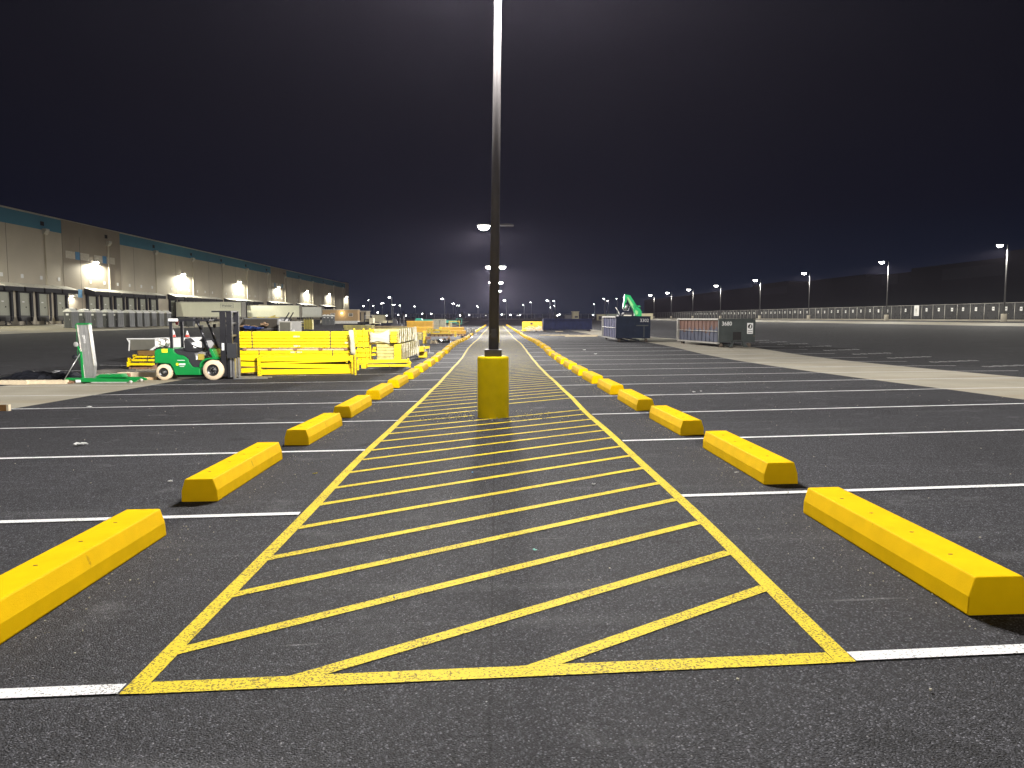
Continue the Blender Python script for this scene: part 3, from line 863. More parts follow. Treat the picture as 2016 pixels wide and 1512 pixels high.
# ------------------------------------------------------------------ semi-trailers backed to the docks
M_TRAIL = mat('cream_white_trailer', (.88, .88, .70), .5, var=.04, scale=.6)
M_TRED = mat('dull_trailer_end', (.24, .23, .19), .6)
M_TRW = mat('grey_white_trailer', (.74, .75, .70), .5, var=.04)
def trailer(x0, x1, D, label, body, ztop, brand=False):
    zg = zt((x0 + x1) / 2, D); L = x1 - x0
    t = thing('semi_trailer', label, 'trailer', (x0, D, zg), 0, 'trailers backed up to the warehouse docks')
    h = ztop - zg
    b = MB(); b.box(0, L - .12, -1.3, 1.3, 1.25, h)
    n = 16
    for k in range(n): b.box((k + .5) * L / n - .03, (k + .5) * L / n + .03, -1.315, -1.301, 1.35, h - .1)
    bo = b.build('cargo_box', body, t)
    b = MB(); b.box(L - .118, L, -1.29, 1.29, 1.2, h - .02); fr = b.build('front_wall', M_TRED, t)
    b = MB(); b.box(.1, L - .1, -1.325, -1.316, 1.22, 1.38); b.box(.1, L - .1, -1.325, -1.316, h - .12, h - .001)
    b.build('side_rail', M_CAN, t)
    if brand:
        b = MB(); b.box(L - 4.0, L - 1.5, -1.328, -1.317, h - 1.2, h - .35); pl = b.build('name_plate', mat('plate_cream', (.78, .78, .63), .5), t)
        b = MB()
        for (a0, a1, c0, c1) in ((L-4.0, L-1.5, h-1.2, h-1.17), (L-4.0, L-1.5, h-.38, h-.35), (L-4.0, L-3.97, h-1.2, h-.35), (L-1.53, L-1.5, h-1.2, h-.35)):
            b.box(a0, a1, -1.333, -1.329, c0, c1)
        b.build('plate_border', M_GREY, pl)
        text_part('lettering', 'Premier', .55, mat('dark_lettering', (.05, .05, .05), .6), pl, (L - 2.75, -1.331, h - .78), (R(90), 0, 0))
    for sx in (1.8, 3.1):
        for sy in (-1.05, .75):
            b = MB(); b.cyl((sx, sy - .15, .5), (sx, sy + .3, .5), .5, .5, 20)
            w = b.build('wheel', M_TARP, t)
    for sy in (-.7, .7):
        b = MB(); b.box(L - 3.1, L - 2.95, sy - .07, sy + .07, 0, 1.2); b.box(L - 3.2, L - 2.85, sy - .15, sy + .15, -.02, .05)
        b.build('landing_leg', M_GREY, t)
    return t
trailer(-61.0, -48.6, 150, 'nearest cream semi trailer with a framed name plate, backed to the warehouse', M_TRAIL, 4.75, True)
trailer(-61.0, -48.2, 192, 'second cream semi trailer, right of the one with the name plate', M_TRAIL, 4.75)
trailer(-61.0, -48.4, 217, 'third trailer, whiter and ribbed, beside the tan office', M_TRW, 4.7)

# ------------------------------------------------------------------ portable toilets
M_TOI = mat('grey_toilet_plastic', (.13, .135, .13), .55, var=.08)
M_TOID = mat('dark_toilet_plastic', (.085, .09, .088), .55)
M_ROOF = mat('translucent_white_roof', (.82, .82, .76), .5)
def toilet():
    t = thing('portable_toilet', 'x', 'portable toilet')
    b = MB(); b.box(-.56, .56, -.56, .56, .1, 1.98)
    for s in (-1, 1):
        for q in range(3): b.box(s*.561 if s > 0 else -.59, .59 if s > 0 else -.561, -.45 + q*.34, -.20 + q*.34, .25, 1.85)
    b.build('cabin', M_TOI, t, bevel=.02)
    b = MB(); b.box(-.62, .62, -.62, .62, 0, .1); b.build('skid_base', M_TOID, t)
    b = MB(); b.box(-.40, .40, -.60, -.562, .16, 1.88); d = b.build('door', M_TOID, t)
    b = MB(); b.box(-.20, .20, -.612, -.601, 1.55, 1.78); b.build('door_sign', M_WHITE, d)
    b = MB(); b.box(.30, .36, -.625, -.601, .95, 1.15); b.build('handle', M_STEEL, d)
    b = MB()
    pr = [(-.62, 1.985), (.62, 1.985), (.60, 2.06), (.25, 2.30), (0, 2.38), (-.25, 2.30), (-.60, 2.06)]
    b.prism(pr, -.62, .62, 'Y'); r_ = b.build('roof', M_ROOF, t)
    b = MB(); b.cyl((.42, .42, 2.0), (.42, .42, 2.42), .05, .05, 8); b.build('vent_pipe', M_TOID, t)
    return t
tp = toilet(); tm = tree_map(tp)
spots = [(-52.6, 96.8), (-52.3, 99.3), (-52.2, 101.9), (-52.0, 104.5), (-51.9, 107.0), (-51.6, 109.6), (-51.6, 111.9), (-51.6, 114.2), (-51.6, 116.6), (-51.6, 119.2), (-51.6, 121.8)]
for i, (x, y) in enumerate(spots):
    o = tp if i == 0 else copy_tree(tp, None, tm)
    o.location = (x, y, zt(x, y) + .01); o.rotation_euler = (0, 0, R(-12 if i < 5 else 168) + random.uniform(-.04, .04))
    tag(o, f'{ordn(i)} grey portable toilet from the left in the long row before the docks', 'portable toilet', 'row of portable toilets before the docks')
for i, px in enumerate((641, 647.5, 655.5)):
    x, y = at(px, 178); o = copy_tree(tp, None, tm)
    o.location = (x, y, zt(x, y) + .01); o.rotation_euler = (0, 0, R(8))
    tag(o, f'{ordn(i)} grey portable toilet of the three standing before the tan office', 'portable toilet', 'three portable toilets before the tan office')
def bin_thing(px, D, h, label, group, w=.9, m=None):
    x, y = at(px, D); t = thing('wheeled_bin', label, 'bin', (x, y, zt(x, y) + .01), .1, group)
    b = MB(); b.add([(-w*.42, -w*.42, .12), (w*.42, -w*.42, .12), (w*.42, w*.42, .12), (-w*.42, w*.42, .12), (-w/2, -w/2, h), (w/2, -w/2, h), (w/2, w/2, h), (-w/2, w/2, h)],
                    [(0,3,2,1),(4,5,6,7),(0,1,5,4),(1,2,6,5),(2,3,7,6),(3,0,4,7)])
    b.build('body', m or M_TOID, t, bevel=.02)
    b = MB(); b.box(-w*.54, w*.54, -w*.54, w*.54, h, h + .08); b.build('lid', M_CHAR, t)
    for s in (-1, 1):
        b = MB(); b.cyl((s*w*.36, .3, .12), (s*w*.36 + .06, .3, .12), .12, .12, 12); b.build('wheel', M_BLACK, t)
    return t
bin_thing(363, 118, 1.5, 'left dark bin beside the last toilet of the row', 'dark bins by the toilets', 1.2)
bin_thing(378, 118, 1.45, 'right dark bin of the pair beside the toilets', 'dark bins by the toilets', 1.1)
for i, px in enumerate((612, 619.5, 628)): bin_thing(px, 182, 1.0, f'{ordn(i)} low dark tub of the three under the ribbed white trailer', 'dark tubs by the office', 1.0)

# ------------------------------------------------------------------ tan office trailer
M_TAN = mat('tan_siding', (.40, .27, .13), .7, var=.05, scale=1)
x, y = at(637, 196); x2, _ = at(705.5, 196); zg = zt(x, y); L = x2 - x
t = thing('office_trailer', 'tan site office trailer with white skirting and a glowing wall lamp', 'site office', (x, y, zg))
b = MB(); b.box(0, L, 0, 3.2, .72, 3.45); b.build('wall', M_TAN, t)
b = MB(); b.box(.02, L - .02, .02, 3.1, 0, .715); b.build('skirting', M_SKIRT, t)
b = MB(); b.box(-.1, L + .1, -.12, 3.3, 3.452, 3.60); b.build('roof', M_CAN, t)
for fx in (.29, .80):
    b = MB(); b.box(L*fx - .55, L*fx + .55, -.035, -.002, 1.85, 2.65); w = b.build('window', M_WHITE, t)
    b = MB(); b.box(L*fx - .46, L*fx + .46, -.04, -.036, 2.28, 2.58); b.box(L*fx - .46, L*fx + .46, -.04, -.036, 1.92, 2.22); b.build('pane', mat('dim_glass', (.10, .09, .07), .1), w)
b = MB(); b.box(L*.55 - .12, L*.55 + .12, -.12, -.002, 2.55, 2.8); w = b.build('wall_lamp', M_POLE, t)
b = MB(); b.lathe([(0, -.12), (.16, -.08), (.2, 0), (.16, .08), (0, .12)], (L*.55, -.22, 2.66), 12); b.build('lamp_globe', emis('warm_globe', (1, .85, .5), 14), w)
ld = bpy.data.lights.new('lamp_light', 'POINT'); ld.energy = 90; ld.color = (1, .82, .5); ld.shadow_soft_size = .1
lo_ = bpy.data.objects.new('lamp_light', ld); col.objects.link(lo_); lo_.parent = w; lo_.location = (L*.55, -.75, 2.66)
x, y = at(708, 199); zg = zt(x, y)
t = thing('office_trailer', 'pale site office with dark doorways, right of the tan one', 'site office', (x, y, zg))
b = MB(); b.box(0, 1.9, 0, 6, .5, 3.35); b.build('wall', mat('pale_office_wall', (.32, .28, .2), .7), t)
b = MB(); b.box(-.1, 2.1, -.1, 6.1, 3.352, 3.5); b.build('roof', M_CAN, t)
for q in range(2):
    b = MB(); b.box(.1 + q*1.2, .55 + q*1.2, -.03, -.002, 1.0, 3.1); b.build('door', M_CHAR, t)
b = MB()
for q in range(5): b.box(-.2, 1.6, -1.6 + q*.3, -1.3 + q*.3, 0, .1 + q*.1)
b.build('steps', M_CHAR, t)
# guard booth and low white cabins at the far right
def cabin(px0, px1, py0, py1, D, label, m, roofm=None, win=()):
    x, y = at(px0, D); x2, _ = at(px1, D); z1 = EYE + (624.5 - py0) / F * D; zg = min(EYE + (624.5 - py1) / F * D, zt(x, y)); L = x2 - x
    t = thing('cabin', label, 'cabin', (x, y, zg)); h = z1 - zg
    b = MB(); b.box(0, L, 0, 3, 0, h * .93); b.build('wall', m, t)
    b = MB(); b.box(-.2, L + .2, -.2, 3.2, h * .93 + .002, h); b.build('roof', roofm or m, t)
    for a, c_, e, f_ in win:
        b = MB(); b.box(L*a, L*c_, -.04, -.002, h*e, h*f_); b.build('window', M_CHAR, t)
    return t
M_CRM = mat('cream_cabin', (.60, .55, .36), .7)
cabin(1126.5, 1139, 613, 631, 300, 'cream guard booth standing behind the long blue dumpster', M_CRM, None, [(.35, .85, .35, .52)])
cabin(1112, 1126, 620, 632, 305, 'low grey hut left of the cream guard booth', M_GREY)
cabin(1175, 1197, 619, 632, 300, 'low white open cabin behind the dark dumpster, left one', M_CRM, None, [(.12, .45, .2, .75), (.55, .9, .2, .75)])
cabin(1194, 1216, 618, 632, 290, 'pale green cabin behind the left end of the dark dumpster', mat('pale_green_cabin', (.36, .40, .32), .7))
cabin(1262, 1284, 617, 632, 280, 'white cabin right of the green crane arm', M_CRM)
# cream shed and vehicles far left of centre
cabin(733, 758.5, 620, 636, 250, 'cream shed with a flat roof behind the parked machines', M_CRM)

# ------------------------------------------------------------------ roll-off dumpsters
M_DUMB = mat('navy_dumpster_steel', (.011, .017, .055), .75, 0, spec=.2, var=.25, scale=2, rust=((.05, .045, .05), 3, .66))
M_DUMK = mat('dark_slate_dumpster', (.011, .018, .036), .75, 0, spec=.2, var=.2, scale=2, rust=((.06, .05, .045), 4, .66))
M_RIBL = mat('pale_lilac_rib', (.18, .18, .30), .5, .1, var=.2)
M_DUMG = mat('grey_green_dumpster', (.040, .048, .045), .55, .1, var=.2, scale=2, rust=((.13, .09, .06), 5, .66))
M_DUMR = mat('blue_grey_worn_side', (.055, .06, .085), .7, 0, spec=.2, var=.25, scale=2, rust=((.11, .058, .042), 2.2, .50, 1.0))
M_RIM = mat('worn_grey_rim', (.24, .23, .205), .55, .3, var=.2, scale=4)
def dumpster(label, loc, rz, L, Wd, H, m_side, m_rib, m_end, m_rim, nribs, group, num=None, logo=False, inside_sign=-1):
    """local: near end face at y=0, the box reaches to y=L; ribbed side at x=0; end spans x 0..Wd"""
    t = thing('rolloff_dumpster', label, 'dumpster', loc, rz, group)
    z0 = .30; th = .06
    b = MB()
    b.box(.10, .16, .06, L - .06, z0, H - .1); b.box(Wd - .16, Wd - .10, .06, L - .06, z0, H - .1)
    b.box(.161, Wd - .161, .06, L - .06, z0, z0 + .06)
    b.build('side_wall', m_side, t)
    for s in (0, 1):
        b = MB()
        for k in range(nribs):
            y = (k + .5) * L / nribs
            if s == 0: b.box(.055, .098, y - .05, y + .05, z0 + .02, H - .12)
            else: b.box(Wd - .098, Wd - .055, y - .05, y + .05, z0 + .02, H - .12)
        b.build('side_ribs', m_rib, t)
    b = MB(); b.box(0, Wd, 0, .058, z0, H)
    b.box(.0, .12, -.05, -.001, z0, H - .12); b.box(Wd - .12, Wd, -.05, -.001, z0, H - .12)
    e = b.build('end_wall', m_end, t)
    b = MB(); b.box(0, Wd, L - .058, L, z0, H - .02); b.build('tailgate', m_end, t)
    b = MB()
    b.box(-.05, .12, .0, L, H - .10, H); b.box(Wd - .12, Wd + .05, 0, L, H - .10, H)
    b.box(-.05, .10, .0, L, z0 - .10, z0 - .002)
    b.box(-.06, .08, L - .14, L + .02, z0, H - .101)
    b.cyl((-.03, .1, H * .55), (-.03, L - .1, H * .55), .022, .022, 6)
    b.build('rim', m_rim, t)
    b = MB()
    b.box(Wd*.30, Wd*.36, .1, L, .10, z0 - .11); b.box(Wd*.64, Wd*.70, .1, L, .10, z0 - .11)
    b.build('skid_rail', m_end, t)
    for yy in (.25, L - .3):
        for xx in (.2, Wd - .35):
            b = MB(); b.cyl((xx, yy, .13), (xx + .18, yy, .13), .125, .125, 14); b.build('roller', M_BARK, t)
    if num:
        text_part('number', num, .34, M_WHITE, e, (.55 if logo else Wd - .45, -.004, H - .33), (R(90), 0, 0), .003)
    if logo:
        b = MB(); b.box(Wd - .52, Wd - .135, -.012, -.001, H - .95, H - .28); pl = b.build('company_sticker', M_WHITE, e)
        b = MB(); b.cyl((Wd - .325, -.0135, H - .50), (Wd - .325, -.0125, H - .50), .15, .15, 24)
        b.build('round_emblem', M_BLACK, pl)
        b = MB(); b.prism([(Wd - .37, H - .64), (Wd - .34, H - .64), (Wd - .25, H - .38), (Wd - .27, H - .37), (Wd - .33, H - .43)], -.0165, -.0145, 'Y')
        b.box(Wd - .29, Wd - .26, -.0165, -.0145, H - .62, H - .44)
        b.build('emblem_arrow', M_WHITE, pl)
        b = MB(); b.box(Wd - .48, Wd - .17, -.0155, -.0125, H - .76, H - .73); b.box(Wd - .47, Wd - .18, -.0155, -.0125, H - .88, H - .84); b.build('sticker_text', M_BLACK, pl)
        b = MB()
        b.box(Wd*.40, Wd*.62, -.03, -.002, .45, .95); b.build('hook_pocket', M_BLACK, e)
        b = MB(); b.prism([(Wd*.26, .02), (Wd*.36, .02), (Wd*.42, .4), (Wd*.40, .42)], -.16, -.06, 'Y'); b.prism([(Wd*.64, .42), (Wd*.62, .4), (Wd*.68, .02), (Wd*.80, .02)], -.16, -.06, 'Y')
        b.box(Wd*.34, Wd*.70, -.12, -.052, .36, .44)
        b.build('hook_frame', m_end, e)
    else:
        b = MB(); b.box(Wd - 1.05, Wd - .14, -.03, -.002, H*.62, H*.66); b.box(Wd - .50, Wd - .44, -.028, -.001, .35, H*.61); b.build('latch_bar', M_DUMG, e)
    return t
gd = 'roll-off dumpsters in the stalls on the right'
x, y = 9.0, 58.0
dumpster('dark navy dumpster with pale ribs and number 3302, the green crane arm behind it', (x, y, zt(x + 1, y)), R(0), 7.3, 2.6, 1.95, M_DUMB, M_RIBL, M_DUMK, M_RIM, 8, gd, '3302')
x, y = 13.75, 47.6
dumpster('rusty grey dumpster numbered 3680 with a white sticker, standing on the concrete strip', (x, y, zt(x + 1, y) + .02), R(8.3), 6.7, 2.42, 1.78, M_DUMR, M_DUMR, M_DUMG, M_RIM, 11, gd, '3680', True)
# blue one lies across: its ribbed side faces the camera
x0, y0 = at(1070, 110); x1, _ = at(1165, 110)
z = zt(10, 110)
dumpster('long dark blue dumpster seen from its ribbed side, beside a yellow crate', (x0, y0 + 2.5, z), R(-90), x1 - x0, 2.5, 1.85, M_DUMB, M_DUMB, M_DUMB, M_DUMB, 11, gd)
for o in list(col.objects):
    pass
# ------------------------------------------------------------------ green forklift
M_RIMB = mat('black_wheel_rim', (.02, .02, .02), .35)
M_SEAT = mat('black_seat_vinyl', (.018, .018, .02), .35)
M_TANK = mat('white_gas_cylinder', (.68, .66, .60), .4)
M_STICK = mat('yellow_sticker', (.75, .62, .02), .5)
M_RED = mat('red_lamp', (.35, .02, .01), .4)
M_GOLD = mat('olive_step_box', (.30, .24, .04), .5)
def fk(zx, zy): return ((zx - 140) / 526.0, (1385 - zy) / 526.0)
fx, fy = at(304.8, 27.15)
fl = thing('forklift', 'green forklift with cream tyres and a black mast, parked before the yellow beams', 'forklift', (fx, fy, zt(fx + 1, fy)), R(.5))
def fpoly(name, pts, y0, y1, m, parent=None, bevel=0):
    b = MB(); b.prism([fk(*p) for p in pts], y0, y1, 'Y'); return b.build(name, m, parent or fl, bevel=bevel)
body = fpoly('body', [(155,840),(200,806),(300,795),(470,790),(500,800),(530,880),(600,912),(690,930),(760,985),(800,1080),(850,1142),(970,1146),(985,1288),(520,1288),(482,1160),(430,1075),(150,1062)], .05, 1.10, M_GREEN, bevel=.03)
fpoly('counterweight_skirt', [(160,1064),(425,1078),(470,1160),(500,1230),(490,1250),(150,1250)], .24, .92, M_CHAR)
fpoly('deck', [(512,802),(560,815),(640,850),(740,862),(880,868),(900,945),(1010,1020),(1060,1030),(985,1110),(972,1142),(852,1138),(802,1078),(762,984),(690,926),(602,908),(534,878)], .075, 1.075, M_CHAR, bevel=.01)
fpoly('chassis', [(500,1286),(985,1286),(1010,1180),(1090,1120),(1400,1120),(1440,1240),(1000,1330),(520,1330)], .26, .90, M_BLACK)
fpoly('front_cowl', [(1145,800),(1205,808),(1285,975),(1188,975)], .08, 1.07, M_GREEN, bevel=.02)
fpoly('fender', [(975,1150),(985,1080),(1030,1015),(1100,975),(1190,962),(1305,975),(1305,1000),(1190,990),(1110,1005),(1045,1045),(1010,1100),(1000,1150)], .0, 1.15, M_GREEN, bevel=.008)
fpoly('dashboard', [(945,650),(1000,615),(1060,650),(1150,810),(1180,960),(1110,900),(1060,780),(1010,680)], .2, .95, M_CHAR, bevel=.01)
st = fpoly('seat', [(650,850),(640,660),(665,610),(700,612),(770,690),(820,790),(830,850)], .34, .80, M_SEAT, bevel=.03)
fpoly('seat_cushion', [(700,860),(720,800),(930,790),(1000,800),(990,830),(930,862)], .32, .82, M_SEAT, st, bevel=.02)
b = MB(); b.tube([(fk(800,740)[0], .30, fk(800,740)[1]), (fk(900,780)[0], .30, fk(900,780)[1]), (fk(960,800)[0], .3, fk(960,800)[1])], .018); b.build('armrest', M_BLACK, st)
b = MB(); c = fk(1000, 790); pts = []
for k in range(21):
    a = k / 20 * 2 * math.pi; pts.append((c[0] + .06 * math.cos(a) * .7, .57 + .17 * math.sin(a), c[1] - .05 + .10 * math.cos(a)))
b.tube(pts, .014, 6); b.build('steering_wheel', M_BLACK, fl)
b = MB(); u, h = fk(1000, 960); b.box(u - .08, u + .13, .02, .06, h - .09, h + .12); b.build('step_box', M_GOLD, fl)
u, h = fk(930, 965); b = MB(); b.box(u - .03, u + .02, .035, .072, h - .07, h + .07); b.build('paper_tag', M_WHITE, fl)
# overhead guard
b = MB()
for yy in (.06, 1.02):
    x0, z0 = fk(442, 800); x1, z1 = fk(492, 262); b.box(x0, x1, yy, yy + .06, z0, z1)
for yy in (.06, 1.02):
    P = [(905, 262), (945, 290), (1000, 420), (1080, 640), (1140, 820), (1188, 965)]
    for p, q in zip(P[:-1], P[1:]):
        a, c = fk(*p), fk(*q); b.cyl((a[0], yy + .03, a[1]), (c[0], yy + .03, c[1]), .042, .042, 8)
x0, z0 = fk(445, 292); x1, z1 = fk(1180, 255)
b.box(x0, x1, .05, .11, z0, z1); b.box(x0, x1, 1.02, 1.08, z0, z1)
for k in range(9):
    xx = x0 + (x1 - x0) * (k + .5) / 9; b.box(xx - .02, xx + .02, .111, 1.019, z1 - .045, z1 - .01)
b.build('overhead_guard', M_STEELD, fl)
x0, z0 = fk(442, 290); x1, z1 = fk(606, 252); b = MB(); b.box(x0 - .01, x1, .02, .049, z0, z1 + .015); b.build('strobe_bar', M_WHITE, fl)
u, h = fk(530, 330); b = MB(); b.box(u - .04, u + .05, .3, .36, h - .06, h + .05); b.build('tail_light', M_RED, fl)
for yy, (zx, zy) in ((.02, (1048, 395)), (1.1, (1240, 385))):
    u, h = fk(zx if yy < 1 else 1080, zy); b = MB(); b.lathe([(0, -.05), (.06, -.045), (.075, .02), (.07, .035), (0, .035)], (u, yy, h), 14, axis='X'); b.build('work_lamp', M_BLACK, fl)
# mast
b = MB()
for yy in (.14, .90):
    x0, z0 = fk(1350, 1330); x1, z1 = fk(1450, 108); b.box(x0, x1, yy, yy + .07, z0 + .02, z1)
    x0, z0 = fk(1455, 1350); x1, z1 = fk(1556, 108); b.box(x0, x1, yy + .085, yy + .15, z0, z1)
x0, z1 = fk(1195, 100); x1, z0 = fk(1545, 124); b.box(x0, x1, .2, .9, z0, z1)
x0, z1 = fk(1230, 250); x1, z0 = fk(1410, 275); b.box(x0, x1, .25, .85, z0, z1)
for zy in (330, 560, 880, 1260):
    x0, z0 = fk(1330, zy + 20); x1, z1 = fk(1540, zy - 20); b.box(x0 + .02, x1 - .02, .21, .9, z0, z1)
mast = b.build('mast', M_STEELD, fl)
b = MB()
u0, h0 = fk(1325, 1250); u1, h1 = fk(1325, 130); b.cyl((u0 + .01, .36, h0), (u1 + .01, .36, h1), .028, .028, 12); b.cyl((u0 + .01, .76, h0), (u1 + .01, .76, h1), .028, .028, 12)
b.build('lift_cylinder', M_STEEL, mast)
b = MB(); b.tube([(fk(1500, 560)[0], .3, fk(1500, 560)[1]), (fk(1470, 700)[0], .28, fk(1470, 700)[1]), (fk(1500, 900)[0], .28, fk(1500, 900)[1])], .014); b.tube([(fk(1290, 920)[0], .3, fk(1290, 920)[1]), (fk(1340, 890)[0], .28, fk(1340, 890)[1]), (fk(1400, 880)[0], .28, fk(1400, 880)[1]), (fk(1440, 700)[0], .28, fk(1440, 700)[1])], .014)
b.build('hydraulic_hose', M_BLACK, mast)
x0, z0 = fk(1486, 978); x1, z1 = fk(1668, 702)
b = MB(); b.box(x0, x1 - .27, .04, 1.12, z0, z1)
b.box(x1 - .27, x1, .04, .08, z0, z1)
cr_ = b.build('carriage_panel', M_CHAR, fl)
fko = []
for yy in (.22, .78):
    b = MB()
    x0, z0 = fk(1560, 1345); x1, z1 = fk(1660, 985)
    b.box(x0, x0 + .06, yy, yy + .11, .02, z1); b.box(x0 + .0601, x0 + 1.18, yy, yy + .11, .02, .06)
    b.build('fork', M_STEEL, fl)
b = MB(); b.box(fk(1515, 0)[0], fk(1545, 0)[0], .15, 1.0, .1, fk(0, 985)[1]); b.build('carriage', M_STEEL, cr_)
# wheels
def fwheel(c, r, w, yc, rim):
    u, h = fk(*c)
    b = MB(); b.lathe([(r*.58, -w/2), (r*.93, -w/2), (r, -w/2 + .03), (r, w/2 - .03), (r*.93, w/2), (r*.58, w/2)], (u, yc, r), 36, axis='Y')
    t = b.build('wheel', M_TYRE, fl)
    b = MB(); s = -1 if yc < .5 else 1
    b.lathe([(r*.58, -w*.48), (r*.55, -w*.48), (r*.50, -w*.30), (r*.2, -w*.28), (r*.18, -w*.42), (0, -w*.42)] if s < 0 else [(r*.58, w*.48), (r*.55, w*.48), (r*.50, w*.30), (0, w*.28)], (u, yc, r), 28, axis='Y')
    b.build('rim', M_RIMB, t)
    b = MB()
    if rim == 'bolts':
        for k in range(8):
            a = k * math.pi / 4; x, z = u + r*.27*math.cos(a), r + r*.27*math.sin(a); b.cyl((x, yc + s*w*.24, z), (x, yc + s*w*.40, z), .016, .016, 8)
    else: b.cyl((u, yc + s*w*.3, r), (u, yc + s*w*.52, r), .05, .04, 14)
    b.build('wheel_nuts', M_STEEL, t)
for yc in (.12, 1.02):
    fwheel((317, 1240), .285, .20, yc, 'hub'); fwheel((1222, 1205), .36, .24, yc, 'bolts')
# gas cylinder lying across the counterweight
u, h = fk(212, 700)
b = MB(); b.lathe([(0, -.0), (.10, -.0), (.10, -.05), (.115, -.05), (.115, .0), (.152, .05), (.158, .12), (.158, .62), (.13, .70), (0, .72)], (u + .02, .16, h), 24, axis='Y')
tk = b.build('gas_cylinder', M_TANK, fl)
b = MB()
for yy in (.35, .62): b.lathe([(.160, -.02), (.166, -.02), (.166, .02), (.160, .02)], (u + .02, yy, h), 24, axis='Y')
b.box(u - .12, u + .18, .2, .8, h - .20, h - .155)
b.tube([(u + .02, .12, h), (u + .1, .10, h - .06), (u + .2, .12, h - .1), (u + .3, .2, h - .14)], .012)
b.build('cylinder_straps', M_BLACK, tk)
x0, z0 = fk(290, 870); x1, z1 = fk(398, 800); b = MB(); b.box(x0, x1, .042, .049, z0, z1); b.build('warning_sticker', M_STICK, body)
# side lettering block: round yellow mark, pale oval and stripe
b = MB(); u, h = fk(567, 1088); b.cyl((u, .0485, h), (u, .042, h), .05, .05, 20); b.build('round_mark', M_STICK, body)
b = MB()
def par(zx0, zx1, zy0, zy1, sk=0):
    a, c = fk(zx0, zy1), fk(zx1, zy0)
    b.prism([(a[0], a[1]), (c[0] - sk, a[1]), (c[0], c[1]), (a[0] + sk, c[1])], .042, .0485, 'Y')
par(595, 718, 1072, 1103, .02); par(570, 708, 1008, 1018); par(610, 690, 1122, 1131)
b.build('side_marking', M_WHITE, body)
x0, z0 = fk(1378, 830); x1, z1 = fk(1422, 700); b = MB(); b.box(x0, x1, .128, .138, z0, z1); b.build('load_plate', M_WHITE, mast)

# ------------------------------------------------------------------ green material lift
M_ALU = mat('brushed_aluminium', (.34, .34, .33), .38, .55, var=.1, scale=5)
mx_, my_ = at(165, 26.0)
ml = thing('material_lift', 'green material lift with a folded aluminium mast on the concrete strip', 'material lift', (mx_, my_, zt(mx_, my_) + .005), R(0))
px2m = 26.0 / F
def ml_p(px, py): return ((px - 165) * px2m, (752 - py) * px2m)
b = MB()
a = [ml_p(154, 637), ml_p(177, 636), ml_p(184.5, 718), ml_p(181, 747), ml_p(165, 747)]
b.prism(a, .15, .32, 'Y')
mm_ = b.build('mast', M_ALU, ml)
b = MB()
for s_, e_ in ((ml_p(155, 637), ml_p(165.5, 747)), (ml_p(176.5, 637), ml_p(184, 718))):
    b.prism([(s_[0]-.012, s_[1]), (s_[0]+.014, s_[1]), (e_[0]+.014, e_[1]), (e_[0]-.012, e_[1])], .125, .149, 'Y')
b.build('mast_rails', M_CAN, mm_)
b = MB()
for s_, e_ in ((ml_p(162, 638), ml_p(171, 747)), (ml_p(170, 637), ml_p(177, 747))): b.prism([(s_[0]-.006, s_[1]), (s_[0]+.006, s_[1]), (e_[0]+.006, e_[1]), (e_[0]-.006, e_[1])], .143, .149, 'Y')
b.build('mast_grooves', M_GREY, mm_)
b = MB(); q = ml_p(154, 637); q2 = ml_p(178, 634.5); b.box(q[0], q2[0], .12, .34, q[1] + .001, q2[1]); b.box(q[0] - .05, q[0] - .001, .15, .3, q[1] - .15, q[1] + .02); b.build('mast_cap', M_GREEN, mm_)
text_part('lettering', 'genie', .13, M_WHITE, mm_, (ml_p(168.5, 666)[0], .122, ml_p(0, 666)[1]), (R(90), R(85), 0), .002)
b = MB(); q = ml_p(159, 690); q2 = ml_p(165, 746); b.prism([(q[0], q[1]), (q[0] + .05, q[1]), (q2[0] + .0, q2[1]), (q2[0] - .08, q2[1])], .10, .36, 'Y'); b.build('mast_bracket', M_GREEN, ml)
b = MB(); q0, q1 = ml_p(165, 752), ml_p(262, 740)
b.prism([ml_p(158, 749), ml_p(158, 741), ml_p(178, 741), ml_p(262, 743), ml_p(272, 746), ml_p(272, 749)], -.15, -.05, 'Y')
b.prism([ml_p(158, 749), ml_p(158, 741), ml_p(178, 741), ml_p(262, 743), ml_p(272, 746), ml_p(272, 749)], .62, .72, 'Y')
b.box(-.1, .15, -.05, .62, .06, .17)
b.build('base_frame', M_GREEN, ml)
b = MB(); b.prism([ml_p(184, 741), ml_p(196, 735), ml_p(236, 734.5), ml_p(240, 740.5), ml_p(240, 741)], .1, .5, 'Y'); b.build('load_forks', M_GREEN, ml)
b = MB(); b.box(.35, 1.55, -.152, -.1502, .035, .05); b.build('base_stripe', M_WHITE, ml)
b = MB(); b.box(ml_p(156, 0)[0], ml_p(166, 0)[0] , -.16, -.151, .04, .13); b.build('end_plate', M_WHITE, ml)
b = MB(); b.cyl((ml_p(160.5, 0)[0], .05, ml_p(0, 694)[1]), (ml_p(136, 0)[0], -.3, ml_p(0, 748)[1]), .014, .014, 8); b.cyl((ml_p(136, 0)[0], -.3, .05), (ml_p(135, 0)[0], -.32, .0), .02, .04, 8); b.build('stabiliser', M_STEEL, ml)
b = MB(); b.box(ml_p(134, 0)[0], ml_p(158, 0)[0], -.1, 0, .11, .19); b.build('stabiliser_socket', M_GREEN, ml)
